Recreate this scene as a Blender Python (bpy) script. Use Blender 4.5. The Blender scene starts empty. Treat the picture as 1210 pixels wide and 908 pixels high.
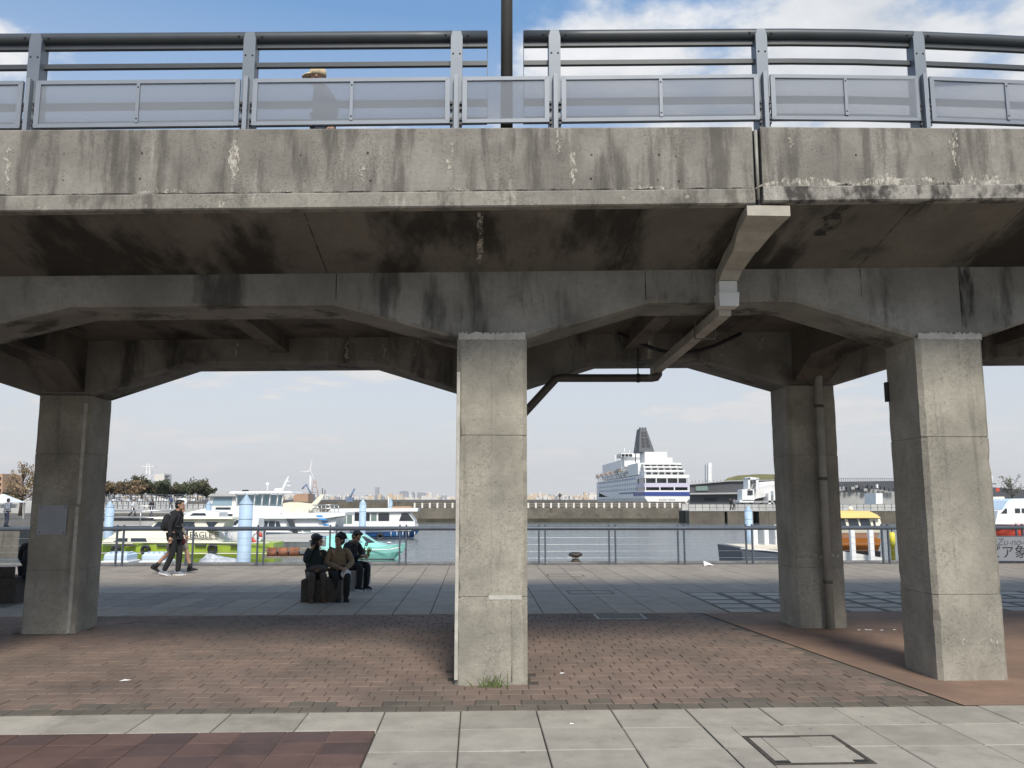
import bpy, bmesh, math, random
from mathutils import Vector, Matrix
random.seed(7)
R = math.radians
scene = bpy.context.scene
C = scene.collection

# ------------------------------------------------------------------ camera
FPX, PITCH, YAW, EYE = 980.0, R(8.02), R(2.43), 1.7
cam_d = bpy.data.cameras.new('camera')
cam = bpy.data.objects.new('camera', cam_d); C.objects.link(cam)
cam.location = (0, 0, EYE)
cam.rotation_euler = (R(90) + PITCH, 0, -YAW)
cam_d.sensor_fit = 'HORIZONTAL'; cam_d.sensor_width = 36.0
cam_d.lens = 36.0 * FPX / 1210.0
cam_d.clip_start = 0.05; cam_d.clip_end = 30000
scene.camera = cam

# ------------------------------------------------------------------ sky and sun
SUN_EL, SUN_AZ = R(45), R(169)          # azimuth from +Y towards +X
world = bpy.data.worlds.new('World'); scene.world = world; world.use_nodes = True
nt = world.node_tree; nt.nodes.clear()
def wn(t, **k):
    n = nt.nodes.new(t)
    for a, b in k.items(): setattr(n, a, b)
    return n
def wl(a, b): nt.links.new(a, b)
def wmath(op, a, b=None, c=None, clamp=False):
    n = wn('ShaderNodeMath', operation=op, use_clamp=clamp)
    for i, v in enumerate((a, b, c)):
        if v is None: continue
        if isinstance(v, (int, float)): n.inputs[i].default_value = v
        else: wl(v, n.inputs[i])
    return n.outputs[0]
def wmix(f, a, b):
    n = wn('ShaderNodeMix', data_type='RGBA')
    for i, v in ((0, f), (6, a), (7, b)):
        if isinstance(v, (int, float)): n.inputs[i].default_value = v
        elif isinstance(v, tuple): n.inputs[i].default_value = v + (1,)
        else: wl(v, n.inputs[i])
    return n.outputs[2]
sky = wn('ShaderNodeTexSky', sky_type='NISHITA', sun_disc=False, sun_elevation=SUN_EL, sun_rotation=SUN_AZ,
         altitude=0, air_density=1.0, dust_density=1.2, ozone_density=1.6)
skm = wn('ShaderNodeVectorMath', operation='SCALE'); wl(sky.outputs[0], skm.inputs[0]); skm.inputs['Scale'].default_value = 0.15
tc = wn('ShaderNodeTexCoord'); sep = wn('ShaderNodeSeparateXYZ'); wl(tc.outputs['Generated'], sep.inputs[0])
zz = wmath('MAXIMUM', sep.outputs[2], 0.0)
den = wmath('ADD', zz, 0.12)
cu = wmath('DIVIDE', sep.outputs[0], den); cv = wmath('DIVIDE', sep.outputs[1], den)
cmb = wn('ShaderNodeCombineXYZ'); wl(cu, cmb.inputs[0]); wl(cv, cmb.inputs[1]); cmb.inputs[2].default_value = 3.7
def wnoise(scale, detail, rough, off):
    mp = wn('ShaderNodeMapping'); wl(cmb.outputs[0], mp.inputs[0]); mp.inputs[1].default_value = off
    n = wn('ShaderNodeTexNoise'); wl(mp.outputs[0], n.inputs['Vector'])
    n.inputs['Scale'].default_value = scale; n.inputs['Detail'].default_value = detail; n.inputs['Roughness'].default_value = rough
    return n.outputs['Fac']
big = wnoise(1.15, 2, 0.5, (4.06, 0.45, 0)); fine = wnoise(3.4, 9, 0.58, (0.06, 0.25, 0))
mpl = wn('ShaderNodeMapping'); wl(tc.outputs['Generated'], mpl.inputs[0]); mpl.inputs[3].default_value = (1, 1, 4)
nlo = wn('ShaderNodeTexNoise'); wl(mpl.outputs[0], nlo.inputs['Vector']); nlo.inputs['Scale'].default_value = 2.2; nlo.inputs['Detail'].default_value = 5
lowf = nlo.outputs['Fac']
cl = wmath('ADD', wmath('MULTIPLY', big, 1.15), wmath('MULTIPLY', fine, 0.75))
mask = wn('ShaderNodeMapRange', interpolation_type='SMOOTHSTEP'); wl(cl, mask.inputs[0])
mask.inputs[1].default_value = 0.985; mask.inputs[2].default_value = 1.13
cshade = wn('ShaderNodeMapRange'); wl(fine, cshade.inputs[0]); cshade.inputs[1].default_value = 0.35; cshade.inputs[2].default_value = 0.65
ccol = wmix(cshade.outputs[0], (0.66, 0.69, 0.73), (0.98, 0.98, 0.98))
veil = wmix(0.38, skm.outputs[0], (0.25, 0.55, 1.0))         # thin bright high haze over the blue
skc = wmix(wmath('MULTIPLY', mask.outputs[0], 0.93), veil, ccol)
# thin hazy layer low over the horizon, all the way round
hz = wmath('POWER', wmath('SUBTRACT', 1.0, wmath('MINIMUM', wmath('MULTIPLY', zz, 1.9), 1.0)), 0.8)
hcol = wmix(wmath('MULTIPLY', lowf, 0.6), (0.69, 0.695, 0.71), (0.79, 0.788, 0.785))
skc = wmix(wmath('MULTIPLY', hz, 0.97), skc, hcol)
bg = wn('ShaderNodeBackground'); wl(skc, bg.inputs[0]); bg.inputs[1].default_value = 1.0
wo = wn('ShaderNodeOutputWorld'); wl(bg.outputs[0], wo.inputs[0])

sun_d = bpy.data.lights.new('sun', 'SUN'); sun_d.energy = 4.1; sun_d.angle = R(15); sun_d.color = (1.0, 0.93, 0.82)
sun = bpy.data.objects.new('sun', sun_d); C.objects.link(sun)
sdir = Vector((math.sin(SUN_AZ) * math.cos(SUN_EL), math.cos(SUN_AZ) * math.cos(SUN_EL), math.sin(SUN_EL)))
sun.rotation_euler = (-sdir).to_track_quat('-Z', 'Y').to_euler(); sun.location = (5, -20, 30)

vs = scene.view_settings
vs.view_transform = 'Standard'; vs.look = 'None'; vs.exposure = 0.0; vs.gamma = 1.0; vs.use_curve_mapping = False
scene.render.engine = 'CYCLES'
scene.cycles.max_bounces = 8; scene.cycles.diffuse_bounces = 4; scene.cycles.transparent_max_bounces = 12
scene.cycles.use_denoising = True

# ------------------------------------------------------------------ helpers
def ray(x, y):
    u = (x - 605) / FPX; v = (454 - y) / FPX
    fw = math.cos(PITCH) - v * math.sin(PITCH); up = math.sin(PITCH) + v * math.cos(PITCH)
    return Vector((u * math.cos(YAW) + fw * math.sin(YAW), -u * math.sin(YAW) + fw * math.cos(YAW), up))
def at(x, y, Y):                        # photograph pixel -> point of the plane at distance Y
    d = ray(x, y); d = d * (Y / d.y); return Vector((d.x, Y, EYE + d.z))
def gr(x, y, Z=0.0):                    # photograph pixel -> point on the level Z
    d = ray(x, y); d = d * ((Z - EYE) / d.z); return Vector((d.x, d.y, Z))

class MB:
    def __init__(s): s.v = []; s.f = []; s.m = []; s.sm = []
    def add(s, verts, faces, mi=0, smooth=False):
        o = len(s.v); s.v += [tuple(p) for p in verts]
        for f in faces: s.f.append(tuple(i + o for i in f)); s.m.append(mi); s.sm.append(smooth)
        return s
    def box(s, a, b, mi=0):
        x0, y0, z0 = a; x1, y1, z1 = b
        return s.add([(x0,y0,z0),(x1,y0,z0),(x1,y1,z0),(x0,y1,z0),(x0,y0,z1),(x1,y0,z1),(x1,y1,z1),(x0,y1,z1)],
                     [(0,3,2,1),(4,5,6,7),(0,1,5,4),(1,2,6,5),(2,3,7,6),(3,0,4,7)], mi)
    def bbox(s, a, b, r, mi=0):            # box with chamfered vertical edges and a chamfered top
        x0, y0, z0 = a; x1, y1, z1 = b
        def ring(x0, y0, x1, y1, z, c): return [(x0+c,y0,z),(x1-c,y0,z),(x1,y0+c,z),(x1,y1-c,z),(x1-c,y1,z),(x0+c,y1,z),(x0,y1-c,z),(x0,y0+c,z)]
        return s.loft([ring(x0,y0,x1,y1,z0,r), ring(x0,y0,x1,y1,z1-r,r), ring(x0+r,y0+r,x1-r,y1-r,z1,r*.6)], True, True, mi)
    def loft(s, rings, cap0=True, cap1=True, mi=0, smooth=False, closed=True):
        n = len(rings[0]); V = [p for r in rings for p in r]; F = []
        for i in range(len(rings) - 1):
            for j in range(n if closed else n - 1):
                k = (j + 1) % n
                F.append((i*n+j, i*n+k, (i+1)*n+k, (i+1)*n+j))
        s.add(V, F, mi, smooth)
        o = len(s.v) - len(V)
        if cap0: s.f.append(tuple(o + j for j in reversed(range(n)))); s.m.append(mi); s.sm.append(False)
        if cap1: s.f.append(tuple(o + (len(rings)-1)*n + j for j in range(n))); s.m.append(mi); s.sm.append(False)
        return s
    def prism(s, poly, off, mi=0):         # 3-D polygon pushed along a vector
        off = Vector(off); a = [Vector(p) for p in poly]
        return s.loft([a, [p + off for p in a]], True, True, mi)
    def tube(s, pts, r, n=8, mi=0, smooth=True, caps=True):
        pts = [Vector(p) for p in pts]; rs = r if isinstance(r, (list, tuple)) else [r] * len(pts)
        rings = []; pu = None
        for i, p in enumerate(pts):
            d = (pts[min(i+1, len(pts)-1)] - pts[max(i-1, 0)]).normalized()
            u = Vector((0, 0, 1)) if abs(d.z) < 0.9 else Vector((1, 0, 0))
            if pu is not None: u = pu
            a = (u - d * u.dot(d)).normalized(); pu = a; b = d.cross(a)
            rings.append([p + (a * math.cos(2*math.pi*k/n) + b * math.sin(2*math.pi*k/n)) * rs[i] for k in range(n)])
        return s.loft(rings, caps, caps, mi, smooth)
    def duct(s, stations, mi=0):           # box section: (centre, half width X, half height vector)
        rings = []
        for c, hw, hv in stations:
            c = Vector(c); hv = Vector(hv); w = Vector((hw, 0, 0))
            rings.append([c - w - hv, c + w - hv, c + w + hv, c - w + hv])
        return s.loft(rings, True, True, mi)
    def lathe(s, c, prof, n=16, mi=0, smooth=True):
        c = Vector(c)
        rings = [[c + Vector((r*math.cos(2*math.pi*k/n), r*math.sin(2*math.pi*k/n), z)) for k in range(n)] for r, z in prof]
        return s.loft(rings, True, True, mi, smooth)
    def ball(s, c, rx, ry=None, rz=None, n=10, m=7, mi=0):
        ry = ry or rx; rz = rz or rx; c = Vector(c)
        rings = [[c + Vector((rx*math.sin(t)*math.cos(2*math.pi*k/n), ry*math.sin(t)*math.sin(2*math.pi*k/n), -rz*math.cos(t))) for k in range(n)]
                 for t in [math.pi*(i+.02)/(m+.04) for i in range(m+1)]]
        return s.loft(rings, True, True, mi, True)
    def mesh(s, name, mats):
        me = bpy.data.meshes.new(name); me.from_pydata(s.v, [], s.f)
        for m in (mats if isinstance(mats, (list, tuple)) else [mats]): me.materials.append(m)
        me.polygons.foreach_set('material_index', s.m); me.polygons.foreach_set('use_smooth', s.sm)
        me.update()
        bm = bmesh.new(); bm.from_mesh(me); bmesh.ops.recalc_face_normals(bm, faces=bm.faces); bm.to_mesh(me); bm.free()
        return me
    def build(s, name, mats, parent=None, **k):
        o = bpy.data.objects.new(name, s.mesh(name, mats)); return link(o, parent, **k)
def link(o, parent=None, label=None, cat=None, group=None, kind=None):
    C.objects.link(o)
    if parent is not None: o.parent = parent; o.matrix_parent_inverse = wm(parent).inverted()
    if label: o['label'] = label
    if cat: o['category'] = cat
    if group: o['group'] = group
    if kind: o['kind'] = kind
    return o
def wm(o):
    m = Matrix.Translation(o.location) @ o.rotation_euler.to_matrix().to_4x4()
    return wm(o.parent) @ o.matrix_parent_inverse @ m if o.parent else m
def thing(name, label, cat, loc=(0,0,0), group=None):
    o = bpy.data.objects.new(name, None); o.location = loc; o.empty_display_size = 0.2
    return link(o, None, label, cat, group)
def shared(name, me, loc, parent, rz=0):
    o = bpy.data.objects.new(name, me); o.location = loc; o.rotation_euler.z = rz; C.objects.link(o); o.parent = parent
    return o

# ------------------------------------------------------------------ materials
def mk(name):
    m = bpy.data.materials.new(name); m.use_nodes = True
    t = m.node_tree; b = t.nodes['Principled BSDF']
    return m, t, b
class T:
    def __init__(s, t): s.t = t
    def n(s, typ, **k):
        n = s.t.nodes.new(typ)
        for a, b in k.items(): setattr(n, a, b)
        return n
    def l(s, a, b): s.t.links.new(a, b)
    def co(s, scale=(1,1,1), off=(0,0,0)):
        c = s.n('ShaderNodeTexCoord'); m = s.n('ShaderNodeMapping'); s.l(c.outputs['Object'], m.inputs[0])
        m.inputs[3].default_value = scale; m.inputs[1].default_value = off; return m.outputs[0]
    def noise(s, vec, scale, detail=4, rough=.55, dist=0):
        n = s.n('ShaderNodeTexNoise'); s.l(vec, n.inputs['Vector'])
        n.inputs['Scale'].default_value = scale; n.inputs['Detail'].default_value = detail; n.inputs['Roughness'].default_value = rough
        n.inputs['Distortion'].default_value = dist; return n.outputs['Fac']
    def vor(s, vec, scale, feat='F1'):
        n = s.n('ShaderNodeTexVoronoi', feature=feat); s.l(vec, n.inputs['Vector']); n.inputs['Scale'].default_value = scale
        return n.outputs['Distance']
    def rng(s, v, a, b, c=0, d=1):
        n = s.n('ShaderNodeMapRange', interpolation_type='SMOOTHSTEP'); s.l(v, n.inputs[0])
        for i, x in zip((1,2,3,4), (a,b,c,d)): n.inputs[i].default_value = x
        return n.outputs[0]
    def mix(s, f, a, b, mode='MIX'):
        n = s.n('ShaderNodeMix', data_type='RGBA', blend_type=mode)
        for i, v in ((0, f), (6, a), (7, b)):
            if isinstance(v, (int, float)): n.inputs[i].default_value = v
            elif isinstance(v, tuple): n.inputs[i].default_value = tuple(v) + (1,)
            else: s.l(v, n.inputs[i])
        return n.outputs[2]
    def mth(s, op, a, b=0):
        n = s.n('ShaderNodeMath', operation=op)
        for i, v in enumerate((a, b)):
            if isinstance(v, (int, float)): n.inputs[i].default_value = v
            else: s.l(v, n.inputs[i])
        return n.outputs[0]
    def rnd(s): return s.n('ShaderNodeObjectInfo').outputs['Random']
    def bump(s, bsdf, h, strength, dist=.01):
        n = s.n('ShaderNodeBump'); s.l(h, n.inputs['Height']); n.inputs['Strength'].default_value = strength; n.inputs['Distance'].default_value = dist
        s.l(n.outputs[0], bsdf.inputs['Normal'])
def tone(c, k): return tuple(max(0, min(1, x * k)) for x in c)

def plain(name, col, rough=.55, var=.10, scale=6, bump=0, metal=0, rand=0, dirt=0, spec=.5):
    m, t, b = mk(name); n = T(t); v = n.co()
    f = n.noise(v, scale, 5, .6)
    c = n.mix(n.rng(f, .3, .7), tone(col, 1-var), tone(col, 1+var))
    if rand:
        c = n.mix(1.0, c, n.mix(n.rnd(), (1-rand,)*3, (1,)*3), 'MULTIPLY')
    if dirt:
        d = n.rng(n.noise(v, scale*.35, 6, .65), .48, .72); c = n.mix(n.mth('MULTIPLY', d, dirt), c, tone(col, .35))
    n.l(c, b.inputs['Base Color']); b.inputs['Roughness'].default_value = rough; b.inputs['Metallic'].default_value = metal
    b.inputs['Specular IOR Level'].default_value = spec
    if bump: n.bump(b, n.noise(v, scale*6, 5, .6), bump)
    return m
def concrete(name, base, stain=(.05,.047,.042), streak=.5, stain_lo=.52, light=.25, pits=.5, run=(6, 6, .35), coarse=1.0, speck=0):
    m, t, b = mk(name); n = T(t); v = n.co()
    cl_ = n.noise(v, 1.7*coarse, 6, .6); fi = n.noise(v, 22, 6, .7)
    c = n.mix(n.rng(cl_, .3, .7), tone(base, .72), tone(base, 1.16))
    c = n.mix(n.mth('MULTIPLY', n.rng(fi, .35, .75), .35), c, tone(base, .55))
    st = n.noise(n.co(run), 1.6, 5, .62)                    # runs down the face
    sm = n.mth('MULTIPLY', n.rng(st, stain_lo, stain_lo+.16), streak)
    c = n.mix(sm, c, stain)
    bl = n.rng(n.noise(n.co((1,1,1), (5,3,9)), .9, 5, .6), .56, .72)
    c = n.mix(n.mth('MULTIPLY', bl, streak*.8), c, stain)
    li = n.rng(n.noise(n.co((4,4,.6),(9,1,2)), 1.9, 6, .65), .60, .74)
    c = n.mix(n.mth('MULTIPLY', li, light), c, tone(base, 1.7))
    if speck:
        sp = n.mth('MULTIPLY', n.rng(n.noise(v, 48, 6, .75), .46, .66), n.rng(n.noise(n.co((2,2,1.2),(3,7,1)), 1.3, 4, .6), .38, .62))
        c = n.mix(n.mth('MULTIPLY', sp, speck), c, tone(base, .28))
    pi = n.rng(n.vor(v, 34), .0, .22)                                # bug holes
    pi2 = n.rng(n.noise(v, 9, 2, .5), .45, .62)
    pk = n.mth('MULTIPLY', n.mth('SUBTRACT', 1.0, pi), pi2)
    c = n.mix(n.mth('MULTIPLY', pk, pits), c, tone(base, .3))
    n.l(c, b.inputs['Base Color']); b.inputs['Roughness'].default_value = .9; b.inputs['Specular IOR Level'].default_value = .25
    h = n.mth('SUBTRACT', n.mth('ADD', fi, n.mth('MULTIPLY', cl_, .4)), n.mth('MULTIPLY', pk, 1.2))
    n.bump(b, h, .6, .010)
    return m
M = {}
M['column'] = concrete('concrete_column', (.325,.308,.262), streak=.3, stain_lo=.55, light=.35, pits=.8, speck=.55)
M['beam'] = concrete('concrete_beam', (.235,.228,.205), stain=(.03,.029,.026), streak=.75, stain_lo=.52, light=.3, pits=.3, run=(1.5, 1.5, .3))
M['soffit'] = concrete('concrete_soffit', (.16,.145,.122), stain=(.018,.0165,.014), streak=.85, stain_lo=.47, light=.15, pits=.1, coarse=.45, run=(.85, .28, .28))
M['parapet'] = concrete('concrete_parapet', (.245,.232,.205), stain=(.055,.05,.044), streak=.62, stain_lo=.45, light=.5, pits=.6, run=(3.2, 3.2, .45), speck=.6)
M['ledge'] = concrete('concrete_ledge', (.27,.255,.222), streak=.6, stain_lo=.47, light=.7, pits=.5, run=(3, 3, 1.2), speck=.6)
M['spall'] = concrete('concrete_spalled', (.31,.295,.265), stain=(.03,.028,.026), streak=.9, stain_lo=.46, light=.6, pits=.8, run=(3.2, 3.2, 2.2), speck=.9)
def limemat():
    m, t, b = mk('lime_deposit'); n = T(t); v = n.co()
    c = n.mix(n.rng(n.noise(v, 20, 6, .7), .3, .7), (.26,.24,.20), (.50,.475,.42)); n.l(c, b.inputs['Base Color']); b.inputs['Roughness'].default_value = .95
    a = n.mth('ADD', n.noise(n.co((14, 14, 5)), 3.0, 7, .75), n.mth('MULTIPLY', n.noise(v, 5, 3, .5), .5))
    n.l(n.rng(a, .66, .86), b.inputs['Alpha']); n.bump(b, n.noise(v, 60, 4, .6), .4, .004)
    return m
M['lime'] = limemat()
M['mortar'] = plain('repair_mortar', (.42,.41,.37), .95, .15, 9, .35)
M['joint_black'] = plain('joint_sealant', (.02,.02,.02), .8)
def grimemat():
    m, t, b = mk('black_grime'); n = T(t); v = n.co(); b.inputs['Base Color'].default_value = (.03,.028,.025,1); b.inputs['Roughness'].default_value = .95
    n.l(n.rng(n.noise(n.co((5, 5, 1.2)), 1.8, 5, .6), .34, .70), b.inputs['Alpha']); return m
M['grime'] = grimemat()
M['galv'] = plain('grey_painted_steel', (.15,.175,.205), .45, .06, 3, 0, .25, dirt=.12)
M['galv_lt'] = plain('pale_grey_frame', (.21,.235,.27), .5, .05, 3, 0, .2, dirt=.1)
M['rail_dk'] = plain('dark_grey_handrail', (.05,.058,.065), .45, .1, 4, 0, .1)
M['bolt'] = plain('bolt_steel', (.05,.05,.055), .5, .1, 8, 0, .6)
M['pole'] = plain('dark_bronze_pole', (.045,.04,.037), .45, .1, 5)
M['duct'] = plain('beige_duct_steel', (.36,.335,.285), .65, .12, 5, dirt=.4)
M['duct_w'] = plain('pale_duct_steel', (.56,.56,.55), .5, .05, 5, dirt=.15)
M['pipe'] = plain('drain_pipe_paint', (.27,.265,.235), .6, .12, 4, dirt=.3)
M['pipe_dk'] = plain('dark_drain_pipe', (.085,.08,.07), .6, .15, 4)
M['plate'] = plain('grey_notice_plate', (.26,.285,.31), .5, .05, 4)

def slabmat(name, col, rand, rough=.8, dirt=.3, sc=3.0, tint=None, gum=0):
    m, t, b = mk(name); n = T(t)
    g = n.n('ShaderNodeNewGeometry'); v = g.outputs['Position']
    f = n.noise(v, 3.0, 6, .65); fi = n.noise(v, 60, 4, .7)
    c = n.mix(n.rng(f, .3, .7), tone(col, .86), tone(col, 1.1))
    if tint: c = n.mix(n.mth('MULTIPLY', n.rng(n.noise(v, .9, 4, .6), .4, .65), .7), c, tint)
    c = n.mix(n.mth('MULTIPLY', n.rng(fi, .4, .7), .25), c, tone(col, .6))
    c = n.mix(1.0, c, n.mix(n.rnd(), (1-rand,)*3, (1+rand*.4,)*3), 'MULTIPLY')
    d = n.rng(n.noise(v, .55*sc, 7, .68), .5, .7)
    c = n.mix(n.mth('MULTIPLY', d, dirt), c, tone(col, .38))
    if gum:
        gv = n.rng(n.vor(v, 2.6), .035, .06, 1, 0); c = n.mix(n.mth('MULTIPLY', gv, gum), c, tone(col, .3))
    n.l(c, b.inputs['Base Color']); b.inputs['Roughness'].default_value = rough; b.inputs['Specular IOR Level'].default_value = .3
    n.bump(b, n.mth('ADD', fi, n.mth('MULTIPLY', f, .5)), .25, .004)
    return m
M['slab'] = slabmat('grey_paving_slab', (.365,.338,.288), .13, dirt=.45, gum=.6)
M['plaza'] = slabmat('blue_grey_plaza_slab', (.30,.256,.205), .12, rough=.72, dirt=.3)
M['plaza_br'] = slabmat('brownish_plaza_slab', (.17,.14,.115), .15, rough=.62, dirt=.3)
M['plaza_lt'] = slabmat('pale_inlay_slab', (.36,.325,.275), .12, rough=.7, dirt=.15)
M['inlay'] = slabmat('dark_inlay_stone', (.095,.09,.082), .1, dirt=.1)
M['brick'] = slabmat('pinkish_paver', (.215,.158,.127), .09, rough=.9, dirt=.5, sc=.8, tint=(.135,.112,.094))
M['brick_edge'] = slabmat('dirty_edge_paver', (.14,.122,.10), .15, rough=.9, dirt=.5)
M['tile'] = slabmat('red_brown_tile', (.13,.077,.062), .15, rough=.6, dirt=.45, sc=4)
M['tile2'] = slabmat('dark_violet_tile', (.095,.06,.052), .15, rough=.6, dirt=.4, sc=4)
M['redpave'] = slabmat('red_asphalt_paving', (.25,.165,.12), .0, rough=.92, dirt=.4, sc=.8, tint=(.16,.115,.09))
M['joint'] = slabmat('joint_sand', (.085,.078,.068), 0, rough=.95, dirt=.2)
M['tilejoint'] = slabmat('tile_grout', (.20,.15,.135), 0, rough=.95, dirt=.2)
M['iron'] = plain('cast_iron', (.06,.05,.04), .7, .3, 20, .3)
M['quaystone'] = concrete('quay_concrete', (.26,.25,.23), streak=.5)

def frosted():
    m, t, b = mk('frosted_panel'); n = T(t)
    out = t.nodes['Material Output']
    tr = n.n('ShaderNodeBsdfTransparent'); tr.inputs[0].default_value = (.92,.93,.95,1)
    tl = n.n('ShaderNodeBsdfTranslucent'); tl.inputs[0].default_value = (.70,.72,.75,1)
    df = n.n('ShaderNodeBsdfDiffuse'); df.inputs[0].default_value = (.42,.44,.47,1)
    m1 = n.n('ShaderNodeMixShader'); m1.inputs[0].default_value = .45; n.l(tl.outputs[0], m1.inputs[1]); n.l(df.outputs[0], m1.inputs[2])
    m2 = n.n('ShaderNodeMixShader'); m2.inputs[0].default_value = .56; n.l(tr.outputs[0], m2.inputs[1]); n.l(m1.outputs[0], m2.inputs[2])
    n.l(m2.outputs[0], out.inputs[0]); return m
M['frost'] = frosted()

def watermat():
    m, t, b = mk('harbour_water'); n = T(t); v = n.co((1, 2.6, 1))
    b.inputs['Base Color'].default_value = (.10,.12,.125,1); b.inputs['Roughness'].default_value = .15; b.inputs['IOR'].default_value = 1.33
    b.inputs['Specular IOR Level'].default_value = .7
    h = n.mth('ADD', n.noise(v, .55, 6, .6), n.mth('MULTIPLY', n.noise(n.co((.3, 1.2, 1)), .16, 3, .5), 1.5))
    n.bump(b, h, .30, .35); return m
M['water'] = watermat()
M['seawall'] = concrete('seawall_stone', (.145,.13,.105), stain=(.035,.03,.024), streak=.6, light=.5, pits=0, coarse=.25)
M['stonewall'] = concrete('rough_stone_wall', (.15,.14,.12), stain=(.04,.038,.03), streak=.6, light=.3, pits=.3)
M['weed'] = plain('tide_band', (.05,.045,.03), .9, .3, .6)
M['pale_conc'] = plain('pale_concrete', (.42,.42,.40), .9, .12, .5, dirt=.3)
M['white_post'] = plain('white_post', (.72,.70,.64), .7, .06, 2, dirt=.2)
M['white'] = plain('white_gelcoat', (.78,.79,.78), .3, .04, .8, dirt=.12)
M['white2'] = plain('off_white_paint', (.68,.68,.66), .4, .06, .8, dirt=.2)
M['cream'] = plain('cream_gelcoat', (.78,.75,.62), .35, .04, .8, dirt=.12)
M['canvas'] = plain('cream_canvas', (.70,.63,.50), .85, .1, 2)
M['lime_green'] = plain('lime_green_hull', (.38,.52,.06), .35, .08, .8, dirt=.2)
M['teal'] = plain('turquoise_gelcoat', (.30,.72,.63), .3, .05, .8, dirt=.1)
M['blue'] = plain('blue_paint', (.03,.13,.34), .35, .1, 1)
M['sign_blue'] = plain('bright_blue_stripe', (.05,.27,.62), .4, .05, 1)
M['black'] = plain('black_rubber', (.018,.018,.02), .7, .2, 3)
M['glass'] = plain('dark_window_glass', (.022,.027,.032), .08, .2, .6, spec=.8)
M['glass_b'] = plain('blue_grey_window', (.22,.32,.38), .12, .1, .6, spec=.8)
M['glass_g'] = plain('greenish_window', (.16,.22,.20), .12, .1, .6, spec=.8)
M['steel'] = plain('stainless_steel', (.55,.56,.58), .3, .05, 3, 0, .8)
M['pileblue'] = plain('light_blue_pile', (.40,.53,.66), .6, .08, 2, dirt=.35)
M['pilebase'] = plain('rusty_pile_foot', (.36,.27,.15), .8, .25, 3, dirt=.4)
M['fence'] = plain('blue_grey_fence_steel', (.085,.10,.125), .5, .08, 3, 0, .2)
M['red'] = plain('red_paint', (.55,.07,.04), .45, .1, 1, dirt=.15)
M['orange'] = plain('orange_brown_paint', (.42,.15,.025), .5, .1, 1, dirt=.2)
M['yellow'] = plain('ochre_yellow_paint', (.70,.50,.17), .5, .06, 1, dirt=.2)
M['yellow2'] = plain('bright_yellow_paint', (.72,.62,.06), .5, .06, 1)
M['rust'] = plain('rusty_drum', (.24,.09,.045), .85, .4, 4)
M['wood'] = plain('weathered_planks', (.22,.19,.15), .85, .2, 3, .2)
M['floatblue'] = plain('pale_blue_float', (.58,.70,.80), .5, .05, 2, dirt=.1)
M['tarp'] = plain('white_tarpaulin', (.42,.45,.48), .85, .25, 5, .3)
M['shipwhite'] = plain('ship_white', (.80,.80,.79), .45, .02, .05, dirt=.06)
M['shipblue'] = plain('ship_blue_band', (.03,.06,.27), .45, .05, .05)
M['shipmauve'] = plain('ship_pale_violet_band', (.58,.55,.68), .45, .05, .05)
M['funnel'] = plain('charcoal_funnel', (.07,.078,.088), .6, .1, .1)
M['term'] = plain('terminal_dark_cladding', (.065,.07,.078), .6, .15, .08)
M['term_lt'] = plain('terminal_edge', (.34,.34,.33), .7, .1, .2)
M['deckwood'] = plain('terminal_timber_deck', (.24,.21,.16), .85, .15, .1)
M['grassroof'] = plain('terminal_lawn', (.16,.16,.075), .95, .2, .2)
M['bench'] = plain('dark_stone_block', (.05,.044,.038), .75, .25, 12, .25)
M['planter'] = plain('planter_concrete', (.33,.33,.32), .85, .1, 8)
M['banner'] = plain('grey_banner', (.21,.225,.25), .75, .05, 3)
M['ink'] = plain('black_lettering', (.015,.015,.018), .6)
M['ink_g'] = plain('grey_lettering', (.09,.095,.11), .6)
M['paper'] = plain('white_paper', (.8,.8,.79), .8)
M['grass'] = plain('weed_green', (.10,.14,.04), .8, .3, 20)
M['leaf'] = plain('evergreen_leaves', (.06,.075,.03), .75, .35, .8, rand=.3)
M['leaf_b'] = plain('autumn_brown_leaves', (.19,.125,.065), .8, .35, .8, rand=.3)
M['leaf_t'] = plain('tan_dry_leaves', (.36,.26,.14), .8, .35, .8, rand=.2)
M['bark'] = plain('bark', (.075,.06,.048), .9, .3, 4)
M['city_a'] = plain('far_white_building', (.66,.63,.58), .8, .08, .02)
M['city_b'] = plain('far_cream_building', (.60,.48,.33), .8, .1, .02)
M['city_c'] = plain('far_grey_building', (.30,.31,.33), .8, .12, .02)
M['city_d'] = plain('far_land', (.10,.10,.10), .9, .3, .01)
M['far_blue'] = plain('far_blue_steel', (.14,.20,.30), .7, .1, .1)
M['far_red'] = plain('far_red_steel', (.46,.30,.26), .7, .1, .1)
M['far_orange'] = plain('far_orange_hall', (.40,.25,.16), .8, .2, .03)
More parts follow.
